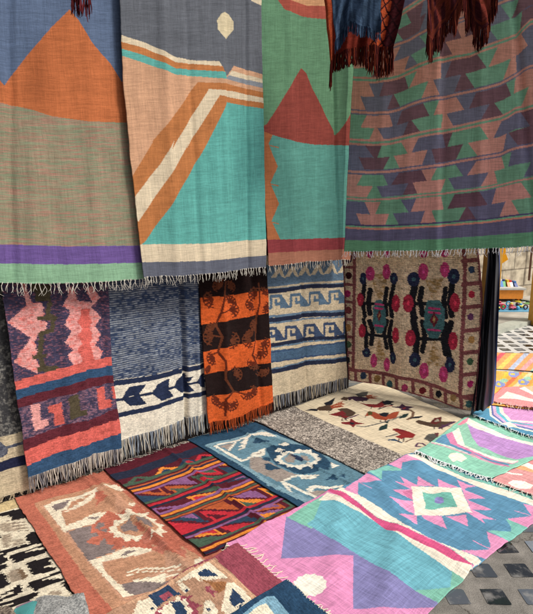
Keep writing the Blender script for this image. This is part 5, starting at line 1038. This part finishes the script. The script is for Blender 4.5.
# small folded pieces in the bottom left corner
FP = Plane((0, 0, .05), (1, 0, 0), (0, 1, 0))
def folded(name, label, cat, poly, top, seed, colr, mat, peaks=()):
    P_ = [ground(x, y, .03)[:2] for x, y in poly]; xs = [p[0] for p in P_]; ys = [p[1] for p in P_]
    n = 110; X_, Y_ = np.meshgrid(np.linspace(min(xs), max(xs), n), np.linspace(min(ys), max(ys), n), indexing='ij'); ins = inpoly(X_, Y_, P_)
    D_ = np.full(X_.shape, 9.)
    for a, b in zip(P_, P_[1:] + P_[:1]): D_ = np.minimum(D_, segdist(X_, Y_, a, b))
    z = samp(HF, X_, Y_) + top * np.clip(D_ / .03, .25, 1) ** .5 + .012 * vnoise(X_ / .06, Y_ / .06, seed)
    for (px_, py_, h, r) in peaks:
        q_ = ground(px_, py_, .03); z += h * np.exp(-((X_ - q_[0]) ** 2 + (Y_ - q_[1]) ** 2) / r ** 2)
    idx = -np.ones(X_.shape, int); V_ = np.stack([X_, Y_, z], -1)
    F_ = []; keep = ins[:-1, :-1] & ins[1:, :-1] & ins[1:, 1:] & ins[:-1, 1:]; I_ = np.arange(n * n).reshape(n, n)
    Fq = np.stack([I_[:-1, :-1], I_[1:, :-1], I_[1:, 1:], I_[:-1, 1:]], -1)[keep]
    low = V_.reshape(-1, 3).copy(); low[:, 2] = samp(HF, low[:, 0], low[:, 1]) + .002
    e = {}
    for f in Fq:
        for a, b in zip(f, np.roll(f, -1)): e[(a, b)] = 1
    sk = [(b, a, a + n * n, b + n * n) for (a, b) in e if (b, a) not in e]
    F_ = np.r_[Fq, np.array(sk)]; VV = np.r_[V_.reshape(-1, 3), low]; used = np.unique(F_); mp_ = -np.ones(len(VV), int); mp_[used] = np.arange(len(used))
    cc = colr(VV[used]); o = mesh_obj(name, VV[used], mp_[F_], mat, None, True, cc, VV[used][:, :2]); tag(o, label, cat); return o
def speck(a, b, s=.006):
    def f(V_):
        n_ = vnoise(V_[:, 0] / s, V_[:, 1] / s, 3) * .6 + vnoise(V_[:, 0] / s * 2, V_[:, 1] / s * .7, 5) * .4
        return lin(a) + (lin(b) - lin(a)) * np.clip((n_ - .3) / .4, 0, 1)[:, None]
    return f
def tealc(V_):
    p = ground(12, 607, .03), ground(32, 600, .03); d = (V_[:, 0] - p[0][0]) * (p[1][1] - p[0][1]) - (V_[:, 1] - p[0][1]) * (p[1][0] - p[0][0])
    return np.where((d < 0)[:, None], lin((132, 104, 124)), lin((70, 142, 140)))
folded('folded_rug', 'teal and mauve rug corner poking out left of the grey felt blanket', 'folded rug', [(12, 610), (16, 604), (30, 599), (38, 600), (40, 640), (14, 640)], .008, 3, tealc, M_COT)
folded('folded_rug', 'brown speckled folded rug tip in the bottom left corner', 'folded rug', [(-30, 612), (-2, 606), (6, 603.5), (12, 607), (20, 618), (24, 650), (-30, 660)], .02, 5, speck((84, 72, 64), (150, 134, 116)), M_LOOP)
folded('felt_blanket', 'grey felt blanket corner thrown over the rugs at the bottom left', 'blanket', [(28, 650), (33, 606), (35.5, 597), (44, 594.5), (56, 594.5), (66, 595.5), (76, 594.5), (84, 593.5), (88, 606), (97, 650)], .018, 9, speck((104, 106, 106), (170, 170, 165), .003), M_WOOL, [(60, 612, .008, .05)])
tag(m.build('dark_bar', M_PAINT, smooth=True), 'thin dark bar lying between the two orange rugs', 'bar') if False else None

M_SHAWL = cloth_mat('soft shawl wool', rib_v=0.0, bump=.5, var=.25, slub=.4, rough=1.0); M_SHAWL.node_tree.nodes['Principled BSDF'].inputs['Specular IOR Level'].default_value = 0.0; M_SHAWL.node_tree.nodes['Principled BSDF'].inputs['Sheen Weight'].default_value = 0.0
# ------------------------------------------------------------------ shawls hanging from above
def shawl(name, label, Y0, left, right, bottom, colfn, folds_n, amp, prof, nfr, fcols, rad=.003, gain=1.0, seed=1, u0=0., u1=1., lines=None, fgain=1.0):
    pl = Plane((0, Y0, 0), (1, 0, 0), (0, 0, 1))
    s = Rug(name, label, pl, left, right, gain, (60, 50, 50), M_SHAWL, bottom=bottom, cat='shawl', step=.9, wob=0)
    colfn(s); ph = vnoise(s.V * 2.2, s.V * 0, seed) * 2.5
    dd = amp * (np.sin(s.U * folds_n * 2 * math.pi + ph) + .5 * np.sin(s.U * folds_n * 4.7 * math.pi + 2 * ph + seed)) * (.35 + .65 * s.V)
    orig = pl.xyz; pl.xyz = lambda a, b: orig(a, b) + (dd[..., None] * pl.n if a.shape == dd.shape else 0)
    s.build()
    if nfr: s.fringe('bottom', nfr, .1, rad, fcols, .13, prof=prof, u0=u0, u1=u1, seg=6, gain=fgain)
    return s
def rustc(s):
    s.C[:] = lin((112, 40, 30)); m = s.U > .66; s.C[m] = lin((178, 74, 40)); s.C[(s.U < .12)] = lin((150, 62, 36)); s.C[s.U > .86] = lin((74, 30, 34))
    a = (s.um * 1.0 + s.vm * .7) / .055; b = (s.um * 1.0 - s.vm * .7) / .055
    net = (np.abs(a - np.round(a)) < .09) | (np.abs(b - np.round(b)) < .09); s.C[net & (s.U > .62)] = lin((48, 24, 28))
shawl('fringed_shawl', 'rust orange shawl with a dark net pattern and red fringe, behind the navy shawl', 3.25, [(321, -40), (324, 0), (328, 40), (330, 66)], [(404, -40), (404, 0), (400, 20), (393, 47)], [(330, 66), (333, 56), (345, 52), (360, 48), (378, 47), (393, 47)], rustc, 3, .022,
      lambda u: np.interp(u, [0, .04, .12, .3, .55, .75, 1], [.12, .14, .08, .09, .09, .17, .15]), 300, [(78, 28, 24), (46, 18, 20), (112, 44, 28)], .0024, seed=4)
def navyc(s): s.C[:] = lin((44, 60, 82)); s.C[vnoise(s.um / .012, s.vm / .2, 3) > .62] = lin((60, 80, 104))
shawl('fringed_shawl', 'navy blue shawl hanging in front of the rust orange shawl', 3.1, [(330, -40), (331, 0), (333, 20), (336, 38), (334.5, 44)], [(382, -40), (381, 0), (381, 32)], [(334.5, 44), (341, 36), (349, 22), (357, 28), (367, 26), (374, 30), (381, 32)], navyc, 1.7, .022,
      lambda u: np.interp(u, [0, .3, 1], [.055, .06, .045]), 110, [(40, 56, 80), (30, 42, 62), (62, 84, 108)], .0022, seed=8)
def dredc(s): s.C[:] = lin((60, 24, 28)); s.C[vnoise(s.um / .01, s.vm / .2, 5) > .6] = lin((104, 42, 34))
def plaid(s):
    dredc(s); a = np.abs((s.um / .07) % 1 - .5) < .09; b_ = np.abs((s.vm / .09) % 1 - .5) < .08; s.C[a | b_] = lin((104, 44, 32)) * .75
shawl('fringed_shawl', 'dark red shawl with drooping fringed corners in front of the striped kilim', 3.2, [(426, -50), (426.5, 36)], [(497, -50), (497, -10)],
      [(426.5, 36), (431, 44), (435, 38), (439, 30), (446, 24), (452, 16), (457, 6), (461, -2), (466, 2), (471, 10), (475, 22), (481, 31), (486, 28), (491, 10), (497, -10)], plaid, 3, .022,
      lambda u: .10 + .03 * math.sin(u * 40), 480, [(62, 22, 24), (40, 16, 20), (84, 32, 26), (110, 50, 34)], .0022, seed=6)
shawl('fringed_shawl', 'small dark red shawl whose fringe tip shows above the orange peak', 2.5, [(70, -60), (71, -20)], [(91, -60), (90, -22)], [(71, -20), (90, -22)], dredc, 2, .01,
      lambda u: np.interp(u, [0, .2, .6, .8, 1], [.14, .15, .15, .165, .11]), 40, [(70, 26, 28), (104, 40, 44)], .0028, seed=2)
